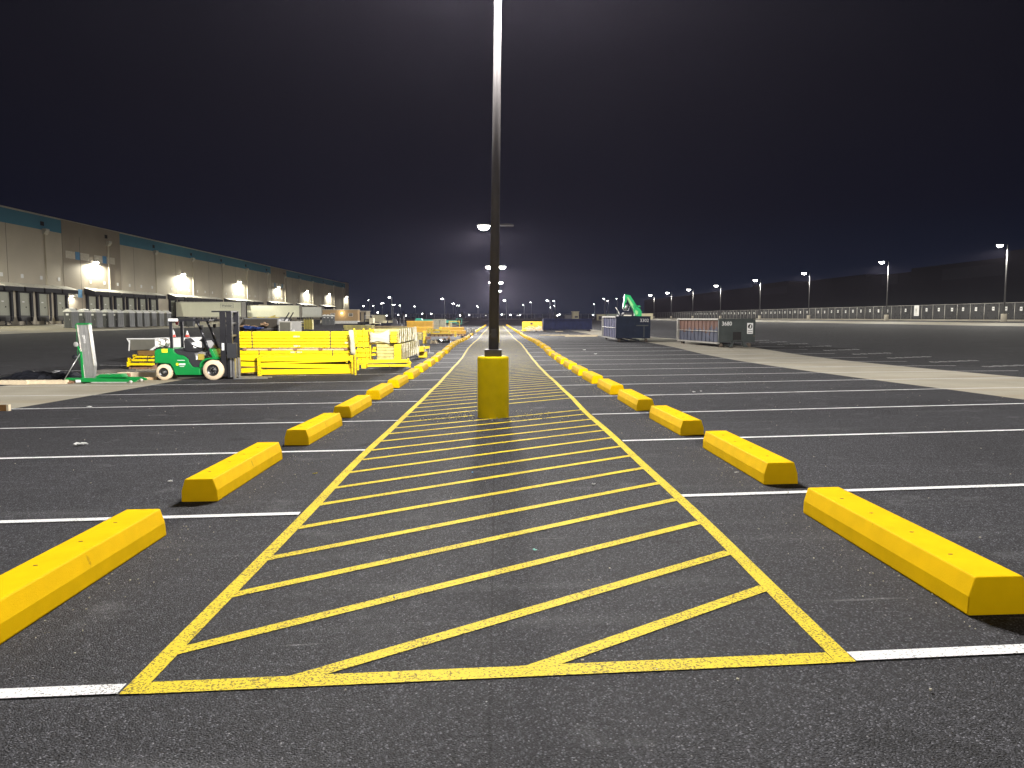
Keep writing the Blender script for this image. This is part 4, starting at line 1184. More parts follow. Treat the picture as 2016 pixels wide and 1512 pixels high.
for c_, r_, nm, m_ in (((148.5, 701), .085, 'transport_wheel', M_TARP), ((152, 676), .085, 'winch_drum', M_GREY)):
    q = ml_p(*c_); b = MB(); b.lathe([(0, -.03), (r_*.8, -.03), (r_, -.015), (r_, .015), (r_*.8, .03), (0, .03)], (q[0], .1, q[1]), 18, axis='Y'); b.build(nm, m_, ml)
b = MB(); q = ml_p(154, 680); q2 = ml_p(160, 695); b.cyl((q[0], .14, q[1]), (q2[0], .16, q2[1]), .03, .04, 8); b.tube([(q[0]-.02, .16, ml_p(0, 640)[1]), (q[0]-.03, .16, ml_p(0, 690)[1]), (q[0]+.1, .16, ml_p(0, 745)[1])], .006, 5); b.build('winch_arm', M_GREEN, ml)
for (xx, yy) in ((ml_p(263, 0)[0], -.1), (ml_p(263, 0)[0], .67), (ml_p(158, 0)[0], .67)):
    b = MB(); b.lathe([(0, -.025), (.055, -.025), (.055, .025), (0, .025)], (xx, yy - .08, .055), 14, axis='Y'); b.build('caster', M_CAN, ml)

# ------------------------------------------------------------------ helpers for the stored rack steel
def P(px, py, D): 
    x, y = at(px, D); return (x, y, EYE + (624.5 - py) / F * D)
def put(name, label, cat, px, D, py=None, group=None, rz=0, lift=.006):
    x, y = at(px, D); z = zt(x, y) + lift if py is None else EYE + (624.5 - py) / F * D
    return thing(name, label, cat, (x, y, z), rz, group)
GB = 'strapped bundles of yellow rack steel'
def beam_mb(L, d, h):
    """box beam with a stepped top edge, lying along x"""
    b = MB(); b.prism([(0, 0), (d, 0), (d, h), (d*.35, h), (d*.35, h*.78), (0, h*.78)], 0, L, 'X'); return b
def bundle(px0, px1, py0, py1, D, rows, cols, label, m, straps=(.12, .8), depth=1.0, labels_=True, jit=.02, group=GB, rz=0, wrap=None):
    x0, y0 = at(px0, D); x1, _ = at(px1, D); L = x1 - x0
    zt_ = EYE + (624.5 - py0) / F * D; zb = EYE + (624.5 - py1) / F * D
    t = thing('beam_bundle', label, 'beam bundle', (x0, y0, zb), rz, group)
    h = (zt_ - zb) / rows; d = depth / cols; me = None
    rnd = random.Random(int(px0 * 7 + py0))
    for r_ in range(rows):
        for c_ in range(cols):
            if me is None: o = beam_mb(L - .08, d - .006, h - .006).build('beam', m, t); me = o.data
            else: o = bpy.data.objects.new('beam', me); col.objects.link(o); o.parent = t
            o.location = (rnd.uniform(0, .08), c_ * d, r_ * h)
            if labels_ and c_ == 0 and rnd.random() < .75:
                for s in range(rnd.choice((1, 1, 2))):
                    u = rnd.choice((.06, .45, .47, .9)) * L + rnd.uniform(-.08, .2)
                    b = MB(); b.box(u, u + .16, -.004, -.001, h*.22, h*.72); b.box(u + .19, u + .24, -.004, -.001, h*.25, h*.7)
                    b.build('paper_label', M_LABEL, o)
    for s in straps:
        b = MB(); u = L * s
        for (ya, yb_, za, zb_) in ((-.012, depth + .012, rows*h + .002, rows*h + .008), (-.012, depth + .012, -.012, -.004), (-.012, -.006, -.004, rows*h + .002), (depth + .006, depth + .012, -.004, rows*h + .002)):
            b.box(u - .018, u + .018, ya, yb_, za, zb_)
        b.build('strap', M_STRAP, t)
    if wrap:
        b = MB()
        for (u0, u1) in wrap: b.box(u0*L, u1*L, -.03, depth + .03, -.03, rows*h + .03)
        b.build('stretch_wrap', M_WRAP, t)
    return t
# front stack left: ground timbers, two bundles, loose beams with end plates
D1 = 28.9
bundle(467, 698, 652.5, 683.5, D1 + .9, 5, 6, 'topmost yellow beam bundle of the stack right of the forklift, five beams high', M_RACK, (.14, .80), 1.0)
bundle(469, 697, 689.5, 701.5, D1 + .9, 2, 6, 'middle yellow beam bundle, under the topmost one of the front stack', M_RACK, (.19, .82), 1.0)
bundle(468, 694, 703.5, 731, D1 + 1.6, 4, 5, 'lower brownish beam bundle showing in the gaps behind the loose beams of the front stack', mat('brown_primed_steel', (.13, .075, .012), .6, var=.3), (.25,), .8, False)  # dark brown puts the shade and timber between the loose beams into its colour
def skid(px0, px1, py0, py1, D, label, depth=1.0, n=3, m=None):
    x0, y0 = at(px0, D); x1, _ = at(px1, D); za = EYE + (624.5 - py1) / F * D; zb = EYE + (624.5 - py0) / F * D; L = x1 - x0
    t = thing('timber_skid', label, 'timber', (x0, y0, za), 0, 'timber skids under the steel')
    for k in range(n):
        b = MB(); b.box(L*(.04 + k*.92/(n-1)) - .06, L*(.04 + k*.92/(n-1)) + .06, 0, depth, 0, zb - za); b.build('block', m or M_WOODD, t)
    b = MB(); b.box(.1, L - .1, .08, .2, .005, (zb - za)*.6); b.build('runner', M_WOOD, t)
    return t
skid(475, 690, 683.6, 689.3, D1 + .9, 'timber blocks between the two upper bundles of the front stack', n=5)
skid(470, 692, 731.2, 737, D1 + 1.25, 'timber blocks on the ground under the front stack', .8, n=4)
def loose_beam(pts, D, label, m=M_RACK, plate=True, hh=None, dd=.06, group='loose yellow beams with end plates'):
    (xa, ya), (xb, yb_), th = pts
    A, B_ = P(xa, ya, D), P(xb, yb_, D); th *= D / F
    t = thing('loose_beam', label, 'rack beam', A, 0, group)
    L = B_[0] - A[0]; dz = B_[2] - A[2]
    b = MB(); b.prism([(0, 0), (L, dz), (L, dz - th), (0, -th)], 0, dd, 'Y'); b.build('beam', m, t)
    b = MB(); b.prism([(0.02, -th*.42), (L - .02, dz - th*.42), (L - .02, dz - th*.46), (0.02, -th*.46)], -.002, -.0005, 'Y'); b.build('fold_line', M_RACKO, t)
    if plate:
        for (u, z) in ((-.05, 0), (L, dz)):
            b = MB(); b.box(u + .0005, u + .05, -.02, dd + .03, z - th - .05, z + .035); p_ = b.build('end_plate', m, t)
            b = MB()
            for q in range(2): b.box(u + .012, u + .038, -.0225, -.0202, z - .03 - q*.09, z - .07 - q*.09 + .0)
            b.build('slot', M_BLACK, p_)
    return t
loose_beam(((514, 702.5), (690, 700.5), 8.5), D1 + .55, 'top loose yellow beam with end plates leaning on the front stack')
loose_beam(((514, 713.5), (682, 708), 3), D1 + .56, 'thin slanting yellow beam just below the top loose beam', dd=.05)
loose_beam(((514, 714.5), (688, 717), 8), D1 + .35, 'middle loose yellow beam with end plates before the front stack')
loose_beam(((516, 727), (692, 724.5), 10), D1 + .1, 'bottom loose yellow beam with end plates lying nearest the camera')
loose_beam(((470, 700), (508, 701), 8.5), D1 + .3, 'short upper yellow beam between forklift and end plates', plate=False)
loose_beam(((470, 711), (508, 712), 9), D1 + .3, 'short middle yellow beam between forklift and end plates', plate=False)
loose_beam(((470, 725), (508, 723), 8.5), D1 + .3, 'short bottom yellow beam between forklift and end plates', plate=False)
def plate_post(px, py0, py1, D, w, label, m=M_RACK, dep=.12):
    A, B_ = P(px, py1, D), P(px, py0, D); w *= D / F
    t = thing('connector_post', label, 'rack post', A, 0, 'upright yellow connector posts in the stack')
    hh = B_[2] - A[2]
    b = MB(); b.box(0, w, 0, dep, 0, hh); o = b.build('post', m, t)
    b = MB()
    for k in range(max(1, int(hh / .16))): b.box(w*.35, w*.65, -.003, -.001, .05 + k*.16, .09 + k*.16)
    b.build('slots', M_BLACK, o)
    return t
plate_post(508.5, 698, 740, D1 - .02, 3.5, 'left connector post standing at the left end of the loose beams')
plate_post(693, 699, 735, D1 - .05, 3, 'connector post at the right end of the front loose beams')
plate_post(699, 701, 738, D1 - .1, 3, 'connector post right beside the one ending the front loose beams')
plate_post(704, 708, 728, D1 + .2, 3, 'short connector post left of the ground beams')
# stack right of the front one
D2 = 31.5
bundle(700, 729, 649.5, 682, D2 + .6, 3, 3, 'short ladder-like yellow bundle between the two main stacks', M_RACK, (), .8, False)
bundle(702, 731, 684, 712, D2 + .6, 3, 3, 'lower short yellow bundle under the ladder-like one', M_RACK, (), .8, False)
bundle(730, 783, 647.8, 677, D2 + .5, 3, 3, 'yellow bundle loosely wrapped in clear film in the second stack', M_RACK, (), .9, False, wrap=None)
bundle(733, 778, 682, 692, D2 + .6, 2, 4, 'flat yellow bundle under the film wrapped one', M_RACK, (), .9, False)
bundle(731, 777, 695.5, 699.5, D2 + .6, 1, 4, 'single layer of yellow beams near the bottom of the second stack', M_RACK, (), .9, False)
for i, (px, a, c_) in enumerate(((698, 646, 696), (716.5, 646, 684), (729, 646, 710), (722, 684, 712))):
    plate_post(px, a, c_, D2 + .45, 2.2, f'{ordn(i)} tall thin yellow post from the left in the second stack')
def box_stack(px0, px1, pys, D, label, name='foot_plate', cat='rack foot', m=M_RACK, dep=.5):
    x0, y0 = at(px0, D); x1, _ = at(px1, D); zb = EYE + (624.5 - pys[-1]) / F * D
    t = thing(name, label, cat, (x0, y0, zb), 0)
    for a, c_ in zip(pys[:-1], pys[1:]):
        h0 = EYE + (624.5 - c_) / F * D - zb; h1 = EYE + (624.5 - a) / F * D - zb
        b = MB(); b.box(0, x1 - x0, 0, dep, h0 + .006, h1 - .006); b.build('plate', m, t, bevel=.01)
    return t
box_stack(770, 782, (652, 660, 668, 674), D2 - .1, 'three stacked yellow foot plates wrapped at the top of the second stack', dep=.6)
box_stack(777, 790, (677, 688, 699, 709), D2 + .1, 'column of yellow foot plates carrying the second stack', dep=.6)
# film over the front of the second stack: a sagging sheet
def film(pts_top, pts_bot, D, label, m=M_WRAP, name='plastic_film'):
    n = len(pts_top); t = MB(); rnd = random.Random(len(label)); rows = 7
    vs = []
    for j in range(rows + 1):
        f = j / rows
        for i in range(n):
            px = pts_top[i][0]*(1-f) + pts_bot[i][0]*f; py = pts_top[i][1]*(1-f) + pts_bot[i][1]*f
            x, y, z = P(px, py, D); vs.append((x, y - .05 - rnd.random()*.09, z))
    fs = [(j*n+i, j*n+i+1, (j+1)*n+i+1, (j+1)*n+i) for j in range(rows) for i in range(n-1)]
    t.add(vs, fs, 0, True)
    o = t.build(name, m, fixn=False); sm = o.modifiers.new('s', 'SOLIDIFY'); sm.thickness = .004
    return tag(o, label, 'plastic film')
M_FILM = mesh_fabric('cloudy_film', (.50, .47, .36), .80, .3)
film([(731, 652), (738, 655), (745, 656), (752, 655), (760, 652), (769, 648)], [(731, 674), (738, 673), (745, 671), (752, 672), (760, 674), (769, 676)], D2 + .3, 'clouded plastic film stretched over the middle of the second stack', M_FILM)
film([(690, 650), (692.5, 649), (695.5, 649), (699, 650)], [(692, 697), (695, 698), (699, 698), (702, 697)], D1 + .7, 'crumpled grey film hanging between the two main stacks', M_FILM)
film([(816, 645), (818, 642.5), (821, 643)], [(819, 697), (822, 699), (826, 700)], D2 + 4, 'white film hanging at the far right end of the wrapped stacks', M_FILM)
# wrapped stacks receding behind
def wrapped(px0, py0t, py0b, D0, px1, py1t, py1b, D1_, label, w=1.0, m=M_WRAPY, n=9):
    A, Ab = P(px0, py0t, D0), P(px0, py0b, D0); B_, Bb = P(px1, py1t, D1_), P(px1, py1b, D1_)
    t = thing('wrapped_bundle', label, 'wrapped bundle', Ab, 0, 'bundles of rack steel wrapped in film')
    b = MB()
    rnd = random.Random(int(px0)); rows = 5
    for r_ in range(rows):
        f0, f1 = r_/rows + .01, (r_+1)/rows - .01
        def V(Q, Qb, f, dx): return (Q[0]-Ab[0]+dx, Q[1]-Ab[1], Qb[2] + (Q[2]-Qb[2])*f - Ab[2])
        dx = rnd.uniform(0, .03)
        vs = [V(A, Ab, f0, dx), V(B_, Bb, f0, dx), V(B_, Bb, f0, dx-w), V(A, Ab, f0, dx-w), V(A, Ab, f1, dx), V(B_, Bb, f1, dx), V(B_, Bb, f1, dx-w), V(A, Ab, f1, dx-w)]
        b.add(vs, [(0,3,2,1),(4,5,6,7),(0,1,5,4),(1,2,6,5),(2,3,7,6),(3,0,4,7)])
    b.build('steel', m, t)
    b = MB()
    for k in range(n):
        f = (k + .3 + rnd.random()*.4) / n; a = [A[i]+(B_[i]-A[i])*f for i in range(3)]; c_ = [Ab[i]+(Bb[i]-Ab[i])*f for i in range(3)]
        x = a[0]-Ab[0]+.045; y = a[1]-Ab[1]; s = rnd.uniform(-.25, .25)
        b.tube([(x, y, a[2]-Ab[2]), (x + .02, y + s, (a[2]+c_[2])/2-Ab[2]), (x, y, c_[2]-Ab[2])], .012 + rnd.random()*.012, 5)
    b.build('film_folds', M_WRAP, t)
    return t
wrapped(785, 647, 675, D2 + .3, 820, 643.5, 666, D2 + 4.2, 'upper film wrapped bundle running away from the camera')
wrapped(790, 677, 708, D2 + .3, 824, 668, 694, D2 + 4.4, 'lower film wrapped bundle under the upper receding one')
# beams on the ground, right of the stack
loose_beam(((711, 708.5), (803, 706.5), 6.5), D1 + 2.2, 'long yellow beam lying on the asphalt, upper of the two ground beams', dd=.25)
loose_beam(((720, 717), (806, 716.5), 4.5), D1 + 1.9, 'long yellow beam lying on the asphalt, lower of the two ground beams', dd=.12)
box_stack(712, 721, (716, 725), D1 + 1.4, 'yellow foot plate lying at the left end of the ground beams')
b_ = box_stack(805, 812, (712, 718), D1 + 2.3, 'small tilted yellow connector at the right end of the ground beams', dep=.3); b_.rotation_euler = (0, R(-30), .3)
t = put('cable_loop', 'black strap end curling over the ground beams', 'strap', 765, D1 + 1.75)
b = MB(); z_ = .24; b.tube([(0, 0, z_ + .02), (.06, -.05, z_ - .02), (.12, -.06, z_ - .15), (.13, -.1, .01), (.2, -.25, .005)], .01, 6); b.build('strap', M_STRAP, t)

# further yellow and orange steel
GF = 'bundles of yellow steel farther back'
bundle(677, 735, 640, 650, 52, 4, 3, 'dull olive bundle seen over the top of the front stack', M_WRAPY, (), 1.1, False, group=GF)
bundle(737, 798, 641.5, 650, 50, 3, 3, 'brown wrapped bundle with a ragged film top behind the second stack', mat('brown_wrapped_steel', (.26, .19, .08), .4, var=.3, scale=5), (), 1.1, False, group=GF)
skid(676, 736, 650, 664, 52, 'timber under the dull olive bundle', n=4); skid(737, 798, 650, 665, 50, 'timber under the brown wrapped bundle', n=4)
bundle(801, 853, 631.5, 642.5, 82, 5, 3, 'orange yellow bundle with a stepped top far back in the middle', M_RACKO, (), 2.0, False, group=GF)
bundle(799, 853, 643, 654, 78, 4, 3, 'lower orange yellow bundle under the one with the stepped top', M_RACKO, (), 2.0, False, group=GF)
bundle(864, 913, 644, 650, 75, 3, 3, 'wide orange bundle near the left row of stops, upper', M_RACKO, (), 2.0, False, group=GF)
bundle(866, 918, 650.5, 657, 72, 3, 3, 'wide orange bundle near the left row of stops, lower', M_RACKO, (), 1.6, False, group=GF)
bundle(846, 884, 648, 652, 62, 2, 3, 'bright yellow flat bundle behind the tilted posts', M_RACK, (), 1.0, False, group=GF)
bundle(848, 889, 655, 657.5, 60, 1, 3, 'thin yellow layer below the bright flat bundle', M_RACK, (), 1.0, False, group=GF)
skid(846, 890, 657.6, 662, 60, 'dark timbers below the thin yellow layer', n=6)
skid(890, 916, 657.2, 661, 71, 'dark timbers below the wide orange bundles', n=5)
for i, (px, a, c_, D) in enumerate(((883, 649, 660, 62), (895, 652, 663, 64), (848, 645, 655, 60), (866, 643, 652, 70), (842, 645, 656, 58))):
    plate_post(px, a, c_, D, 4, f'{ordn(i)} short yellow post from the left among the farther bundles' if False else ['yellow post at the right end of the bright flat bundle', 'yellow post standing before the wide orange bundles', 'yellow post at the left end of the bright flat bundle', 'yellow post at the left end of the wide orange bundles', 'yellow post just right of the wrapped stacks'][i])
bundle(822, 833, 655, 668, 40, 4, 1, 'slanting pale yellow uprights right of the wrapped stacks', M_WRAPY, (), .8, False, group=GF)
box_stack(833, 840, (651, 656, 672, 676), 44, 'tall yellow upright with a square hole right of the wrapped stacks', dep=.5)
box_stack(838, 848, (662, 668), 43, 'brown carton leaning on the tall yellow upright', 'carton', 'carton', M_WOODD, .5)
box_stack(824, 835, (681, 692), 40.5, 'square yellow foot plate lying alone near the left row of stops', dep=.6)
loose_beam(((835, 682), (846, 680.5), 4.5), 41.5, 'short yellow beam right of the lone foot plate', plate=False, dd=.3)
t = put('roll', 'two white film rolls lying above the lone yellow foot plate', 'film roll', 828, 41.2)
for q in (0, 1):
    b = MB(); b.cyl((q*.19, 0, .42 - .06*q), (q*.19, .5, .42 - .06*q), .075, .075, 14); b.build('roll', M_WHITE, t)
b = MB(); b.box(-.1, .35, .05, .45, 0, .3); b.build('core_box', M_RACK, t)
t = put('white_stand', 'thin white metal stand near the left row of stops', 'stand', 846, 45)
b = MB(); b.tube([(0, 0, 0), (0, 0, .45), (-.25, 0, .5)], .015, 6); b.box(-.1, .25, -.06, .06, 0, .03); b.build('frame', M_WHITE, t)
def tarp(px0, px1, py0, py1, D, label, m, dep=1.4, cat='tarpaulin', name='tarpaulin', amp=1.0, seed=1):
    x0, y0 = at(px0, D); x1, _ = at(px1, D); L = x1 - x0; Hh = (py1 - py0) / F * D
    b = MB(); nx, ny = max(8, int(L / .12)), 9; rnd = random.Random(seed)
    hx = [rnd.uniform(.45, 1) for _ in range(nx + 1)]
    vs = []
    for j in range(ny + 1):
        for i in range(nx + 1):
            fx_, fy_ = i/nx, j/ny
            e = min(1, 6*fx_, 6*(1-fx_)) * math.sin(math.pi * min(1, fy_*1.02)) ** .6 if 0 < j < ny else 0
            z = Hh * e * hx[i] * rnd.uniform(.75, 1.05) * amp
            x = x0 + L*fx_ + rnd.uniform(-.04, .04); y = y0 + dep*fy_ + rnd.uniform(-.05, .05)
            vs.append((x, y, zt(x, y) + .01 + z))
    fs = [(j*(nx+1)+i, j*(nx+1)+i+1, (j+1)*(nx+1)+i+1, (j+1)*(nx+1)+i) for j in range(ny) for i in range(nx)]
    b.add(vs, fs, 0, False); return tag(b.build(name, m, fixn=False), label, cat)
tarp(853, 890, 663.5, 673, 62, 'black tarpaulin heap beside the left row of stops', M_TARP, 1.6, seed=3)
tarp(866, 889, 655.5, 668, 64, 'crumpled pinkish cardboard on top of the black tarpaulin heap', M_CARD, 1.2, 'cardboard', 'cardboard_heap', seed=4)
tarp(846, 862, 662, 671, 60, 'pale scrap heap left of the black tarpaulin', M_WOODP, .8, 'scrap', 'scrap_heap', seed=6)
tarp(914, 938, 640, 654, 96, 'pale grey scrap heap near the far end of the left row', mat('pale_scrap', (.42, .40, .36), .7, var=.4, scale=5), 3.0, 'scrap', 'scrap_heap', seed=5)
tarp(906, 930, 648, 655, 84, 'dark rubbish heap behind the left row of stops', M_TARP, 1.6, 'rubbish', 'rubbish_heap', seed=9)
# pale wrapped pallets and a yellow frame far back
for i, (a, c_) in enumerate(((852, 865), (866, 878))):
    x0, y0 = at(a, 96); x1, _ = at(c_, 96); zb = zt(x0, y0); h = EYE + (624.5 - 628) / F * 96 - zb; L = x1 - x0
    t = thing('wrapped_pallet', f'{"left" if i == 0 else "right"} pale film wrapped pallet far back', 'pallet', (x0, y0, zb), 0, 'pale wrapped pallets far back')
    b = MB(); b.box(0, L, 0, 1, .12, h); b.build('wrapped_load', mat('pale_green_wrap', (.44, .43, .31), .3, var=.3, scale=4), t)
    b = MB(); b.box(0, L, 0, 1, 0, .119); b.build('pallet', M_WOODD, t)
t = put('steel_gate', 'yellow square frame standing behind the orange bundles', 'rack frame', 884, 98)
b = MB()
for u in (0, 1.3): b.box(u, u + .1, 0, .1, 0, 1.72)
b.box(.1, 1.3, 0, .1, 1.6, 1.72); b.box(.1, 1.3, 0, .1, .8, .9); b.build('frame', M_RACK, t)
b = MB(); b.box(.1, .35, .12, .9, .1, 1.5); b.build('panel', M_CRM, t)
# teal telescopic boom lying far back
M_TEAL = mat('teal_machine_paint', (.02, .36, .24), .4)
t = put('boom_lift', 'teal telescopic boom lift parked far back in the middle', 'boom lift', 816, 140)
b = MB()
b.prism([(0, .3), (.6, .2), (1.4, .5), (1.7, 1.3), (1.3, 2.0), (.4, 2.1), (0, 1.5)], 0, 2.2, 'Y'); b.build('turntable', M_TEAL, t)
b = MB(); b.box(1.5, 4.9, .7, 1.3, 1.15, 1.85); b.box(4.9, 7.6, .8, 1.2, 1.25, 1.7); b.build('boom', M_TEAL, t)
b = MB(); b.box(.3, 3.6, .2, 2.0, .35, .9); b.build('chassis', M_CHAR, t)
for u in (.7, 3.2):
    for v in (.1, 1.7):
        b = MB(); b.cyl((u, v, .42), (u, v + .35, .42), .42, .42, 16); b.build('wheel', M_BLACK, t)
b = MB(); b.box(7.6, 8.6, .4, 1.6, 1.0, 1.06)
for u in (7.62, 8.56):
    for v in (.42, 1.56): b.box(u, u+.04, v, v+.04, 1.06, 2.0)
b.box(7.62, 8.6, .4, .44, 1.95, 2.0); b.box(7.62, 8.6, 1.56, 1.6, 1.95, 2.0); b.build('basket', M_TEAL, t)

# ------------------------------------------------------------------ machines parked left of centre, far back
def truck(px, D, label, m, L=4.8, H=1.6):
    t = put('parked_truck', label, 'truck', px, D)
    b = MB(); b.prism([(0, .45), (L, .45), (L, .95), (L*.78, 1.05), (L*.66, H), (L*.32, H), (L*.27, 1.0), (0, 1.0)], 0, 1.8, 'Y'); b.build('body', m, t, bevel=.03)
    b = MB(); b.prism([(L*.34, 1.05), (L*.48, 1.05), (L*.48, H - .1), (L*.36, H - .1)], -.01, -.002, 'Y'); b.prism([(L*.50, 1.05), (L*.72, 1.05), (L*.64, H - .1), (L*.50, H - .1)], -.01, -.002, 'Y'); b.build('window', M_CRM, t)
    for u in (.9, L - .9):
        for v in (0, 1.55):
            b = MB(); b.cyl((u, v - .02, .36), (u, v + .24, .36), .36, .36, 18); w = b.build('wheel', M_BLACK, t)
    return t
M_BLUK = mat('blue_black_paint', (.010, .014, .03), .25)
truck(751, 150, 'dark pickup truck parked before the cream shed', M_BLUK, 4.0)
truck(705, 160, 'black pickup truck parked at the right end of the offices', M_CHAR, 4.6)
def small_fork(px, D, label):
    t = put('telehandler', label, 'forklift', px, D)
    b = MB(); b.box(0, 1.6, 0, 1.3, .35, 1.1); b.prism([(.3, 1.1), (1.1, 1.1), (.9, 2.0), (.4, 2.0)], .1, .16, 'Y'); b.build('body', M_CHAR, t)
    b = MB()
    for u in (.15, 1.3): b.box(u, u + .07, .1, .16, 1.1, 2.1); b.box(u, u + .07, 1.1, 1.16, 1.1, 2.1)
    b.box(.1, 1.4, .08, 1.2, 2.1, 2.16); b.build('guard', M_CHAR, t)
    b = MB(); b.box(1.8, 1.95, .3, .4, .1, 2.5); b.box(1.8, 1.95, .9, 1.0, .1, 2.5); b.box(1.8, 1.95, .4, .9, 1.9, 2.0); b.build('mast', M_STEELD, t)
    for u in (.35, 1.35):
        for v in (-.05, 1.1):
            b = MB(); b.cyl((u, v, .35), (u, v + .25, .35), .35, .35, 16); b.build('wheel', M_TYRE if u > 1 else M_BLACK, t)
    return t
small_fork(770.5, 118, 'black forklift with cream wheels far behind the wrapped stacks')
t = put('flatbed_trailer', 'cream flatbed trailer between the dark trucks', 'trailer', 728, 158)
b = MB(); b.box(0, 4.2, 0, 2.2, .7, .9); b.box(0, .8, 0, 2.2, .9, 1.9); b.box(2.8, 3.9, .3, 1.8, .9, 1.35); b.build('bed', M_CRM, t)
for u in (.7, 3.2):
    b = MB(); b.cyl((u, -.02, .4), (u, .25, .4), .4, .4, 16); b.build('wheel', M_BLACK, t)
t = put('scissor_lift', 'white scissor lift beside the black truck', 'scissor lift', 720, 165)
b = MB(); b.box(0, 1.8, 0, .9, .25, .7); b.box(0, 1.8, 0, .9, 1.5, 1.6)
for k in range(2): b.cyl((.1, .1, .7 + k*.4), (1.7, .1, 1.1 + k*.4), .04, .04, 6); b.cyl((1.7, .1, .7 + k*.4), (.1, .1, 1.1 + k*.4), .04, .04, 6)
b.box(0, 1.8, -.02, 0, 2.4, 2.45); b.box(0, .05, -.02, .03, 1.6, 2.45); b.box(1.75, 1.8, -.02, .03, 1.6, 2.45); b.build('frame', M_WHITE, t)

# big open dumpster behind the yellow stack, with its junk
t = put('open_dumpster', 'large brown grey open dumpster behind the front yellow stack', 'dumpster', 457, 45)
x0, y0 = at(457, 45); x1, _ = at(551, 45); zc = zt(x0, y0); H0 = EYE + (624.5 - 628.5) / F * 45 - zc; L = x1 - x0
M_DBR = mat('brown_grey_steel', (.085, .072, .052), .7, var=.25, scale=1.5)
b = MB(); b.box(0, L, 0, .06, .2, H0*.38); b.box(0, L, 2.4, 2.46, .2, H0); b.box(0, L, .06, 2.4, .15, .2); b.box(0, .06, .061, 2.399, .2, H0); b.build('wall', M_DBR, t)
b = MB(); b.box(0, L, 2.36, 2.5, H0, H0 + .08); b.box(L - .08, L, -.02, 2.35, .2, H0); b.box(0, L, 2.3, 2.359, H0*.7, H0*.72); b.build('rim', M_GREY, t)
t = put('open_dumpster', 'grey green steel box with a label on its end, right of the open dumpster', 'dumpster', 552.5, 44)
z_ = zt(*at(552, 44)); Hb = EYE + (624.5 - 632.5) / F * 44 - z_
b = MB(); b.box(0, .66, 0, 2.4, .1, Hb); b.build('wall', mat('grey_green_box', (.13, .125, .095), .65, var=.1), t)
b = MB(); b.box(-.02, .03, -.03, -.001, .1, Hb); b.box(.63, .68, -.03, -.001, .1, Hb); b.box(.031, .629, -.03, -.001, Hb - .06, Hb); b.box(.2, .45, -.012, -.001, Hb*.6, Hb*.63); b.box(.18, .5, -.012, -.001, Hb*.5, Hb*.515); b.build('frame', M_CAN, t)
def junk(px0, px1, py, D, dx, label, m, cat, name, hh=.25, seed=0, dep=.8):
    x0, y0 = at(px0, D); x1, _ = at(px1, D); z = EYE + (624.5 - py) / F * D; rnd = random.Random(seed)
    t = thing(name, label, cat, (x0, y0 + dx, z), 0)
    b = MB(); L = x1 - x0
    for k in range(7):
        b.cbox((rnd.uniform(.1, .9)*L, rnd.uniform(0, dep), rnd.uniform(0, hh*.4)), (rnd.uniform(.2, .5)*L, .3, rnd.uniform(.03, .1)), rnd.uniform(-.5, .5), rnd.uniform(-.35, .35), rnd.uniform(-.3, .3))
    b.build('pieces', m, t)
    return t
junk(474, 500, 644, 45.6, .3, 'bent brown cardboard inside the open dumpster, left piece', M_CARD, 'cardboard', 'cardboard_scrap', seed=1)
junk(505, 521, 641, 45.6, .3, 'upright torn cardboard inside the open dumpster, right piece', M_CARD, 'cardboard', 'cardboard_scrap', seed=2, hh=.5)
junk(475, 515, 650, 45.5, .1, 'crumpled blue plastic sheet inside the open dumpster', mat('blue_sheet', (.02, .05, .20), .4), 'plastic sheet', 'plastic_sheet', seed=3, hh=.5)
junk(487, 540, 629.5, 47, 1.1, 'yellow scraps heaped along the top edge of the open dumpster', mat('pale_yellow_scrap', (.6, .48, .12), .6, var=.3), 'scrap', 'yellow_scrap', seed=5, hh=.4, dep=.5)
for i, (a, c_) in enumerate((((550, 631), (570, 615)), ((558, 631), (578, 615)))):
    A, B_ = P(*a, 46), P(*c_, 46); t = thing('steel_bar', f'{"left" if i == 0 else "right"} slanting steel bar sticking up beside the open dumpster', 'bar', A, 0, 'slanting bars by the open dumpster')
    b = MB(); b.cyl((0, 0, -.6), (B_[0]-A[0], .3, B_[2]-A[2]), .035, .035, 6); b.build('bar', M_STEELD, t)
t = put('yellow_cage', 'yellow rack cages standing under the second white trailer', 'rack cage', 577, 120)
b = MB()
for u in (0, .9, 1.8, 2.2, 2.6, 3.0): b.box(u, u + .09, 0, .09, 0, 1.7 if u > 1 else .9)
b.box(0, 3.1, -.01, -.001, .45, .55); b.box(0, 3.1, -.01, -.001, .85, .93); b.box(1.8, 3.1, .1, .9, 0, 1.5); b.build('frame', mat('dull_yellow_steel', (.42, .36, .08), .5), t)
t = put('white_machine', 'small white hooded lamp head left of the olive bundle', 'work lamp', 576, 44)
b = MB(); b.lathe([(0, 0), (.09, .01), (.10, .05), (.05, .12), (0, .13)], (.1, 0, 1.35), 14); b.cyl((.14, 0, 1.33), (.22, 0, 0), .02, .02, 6); b.build('lamp', M_WHITE, t)

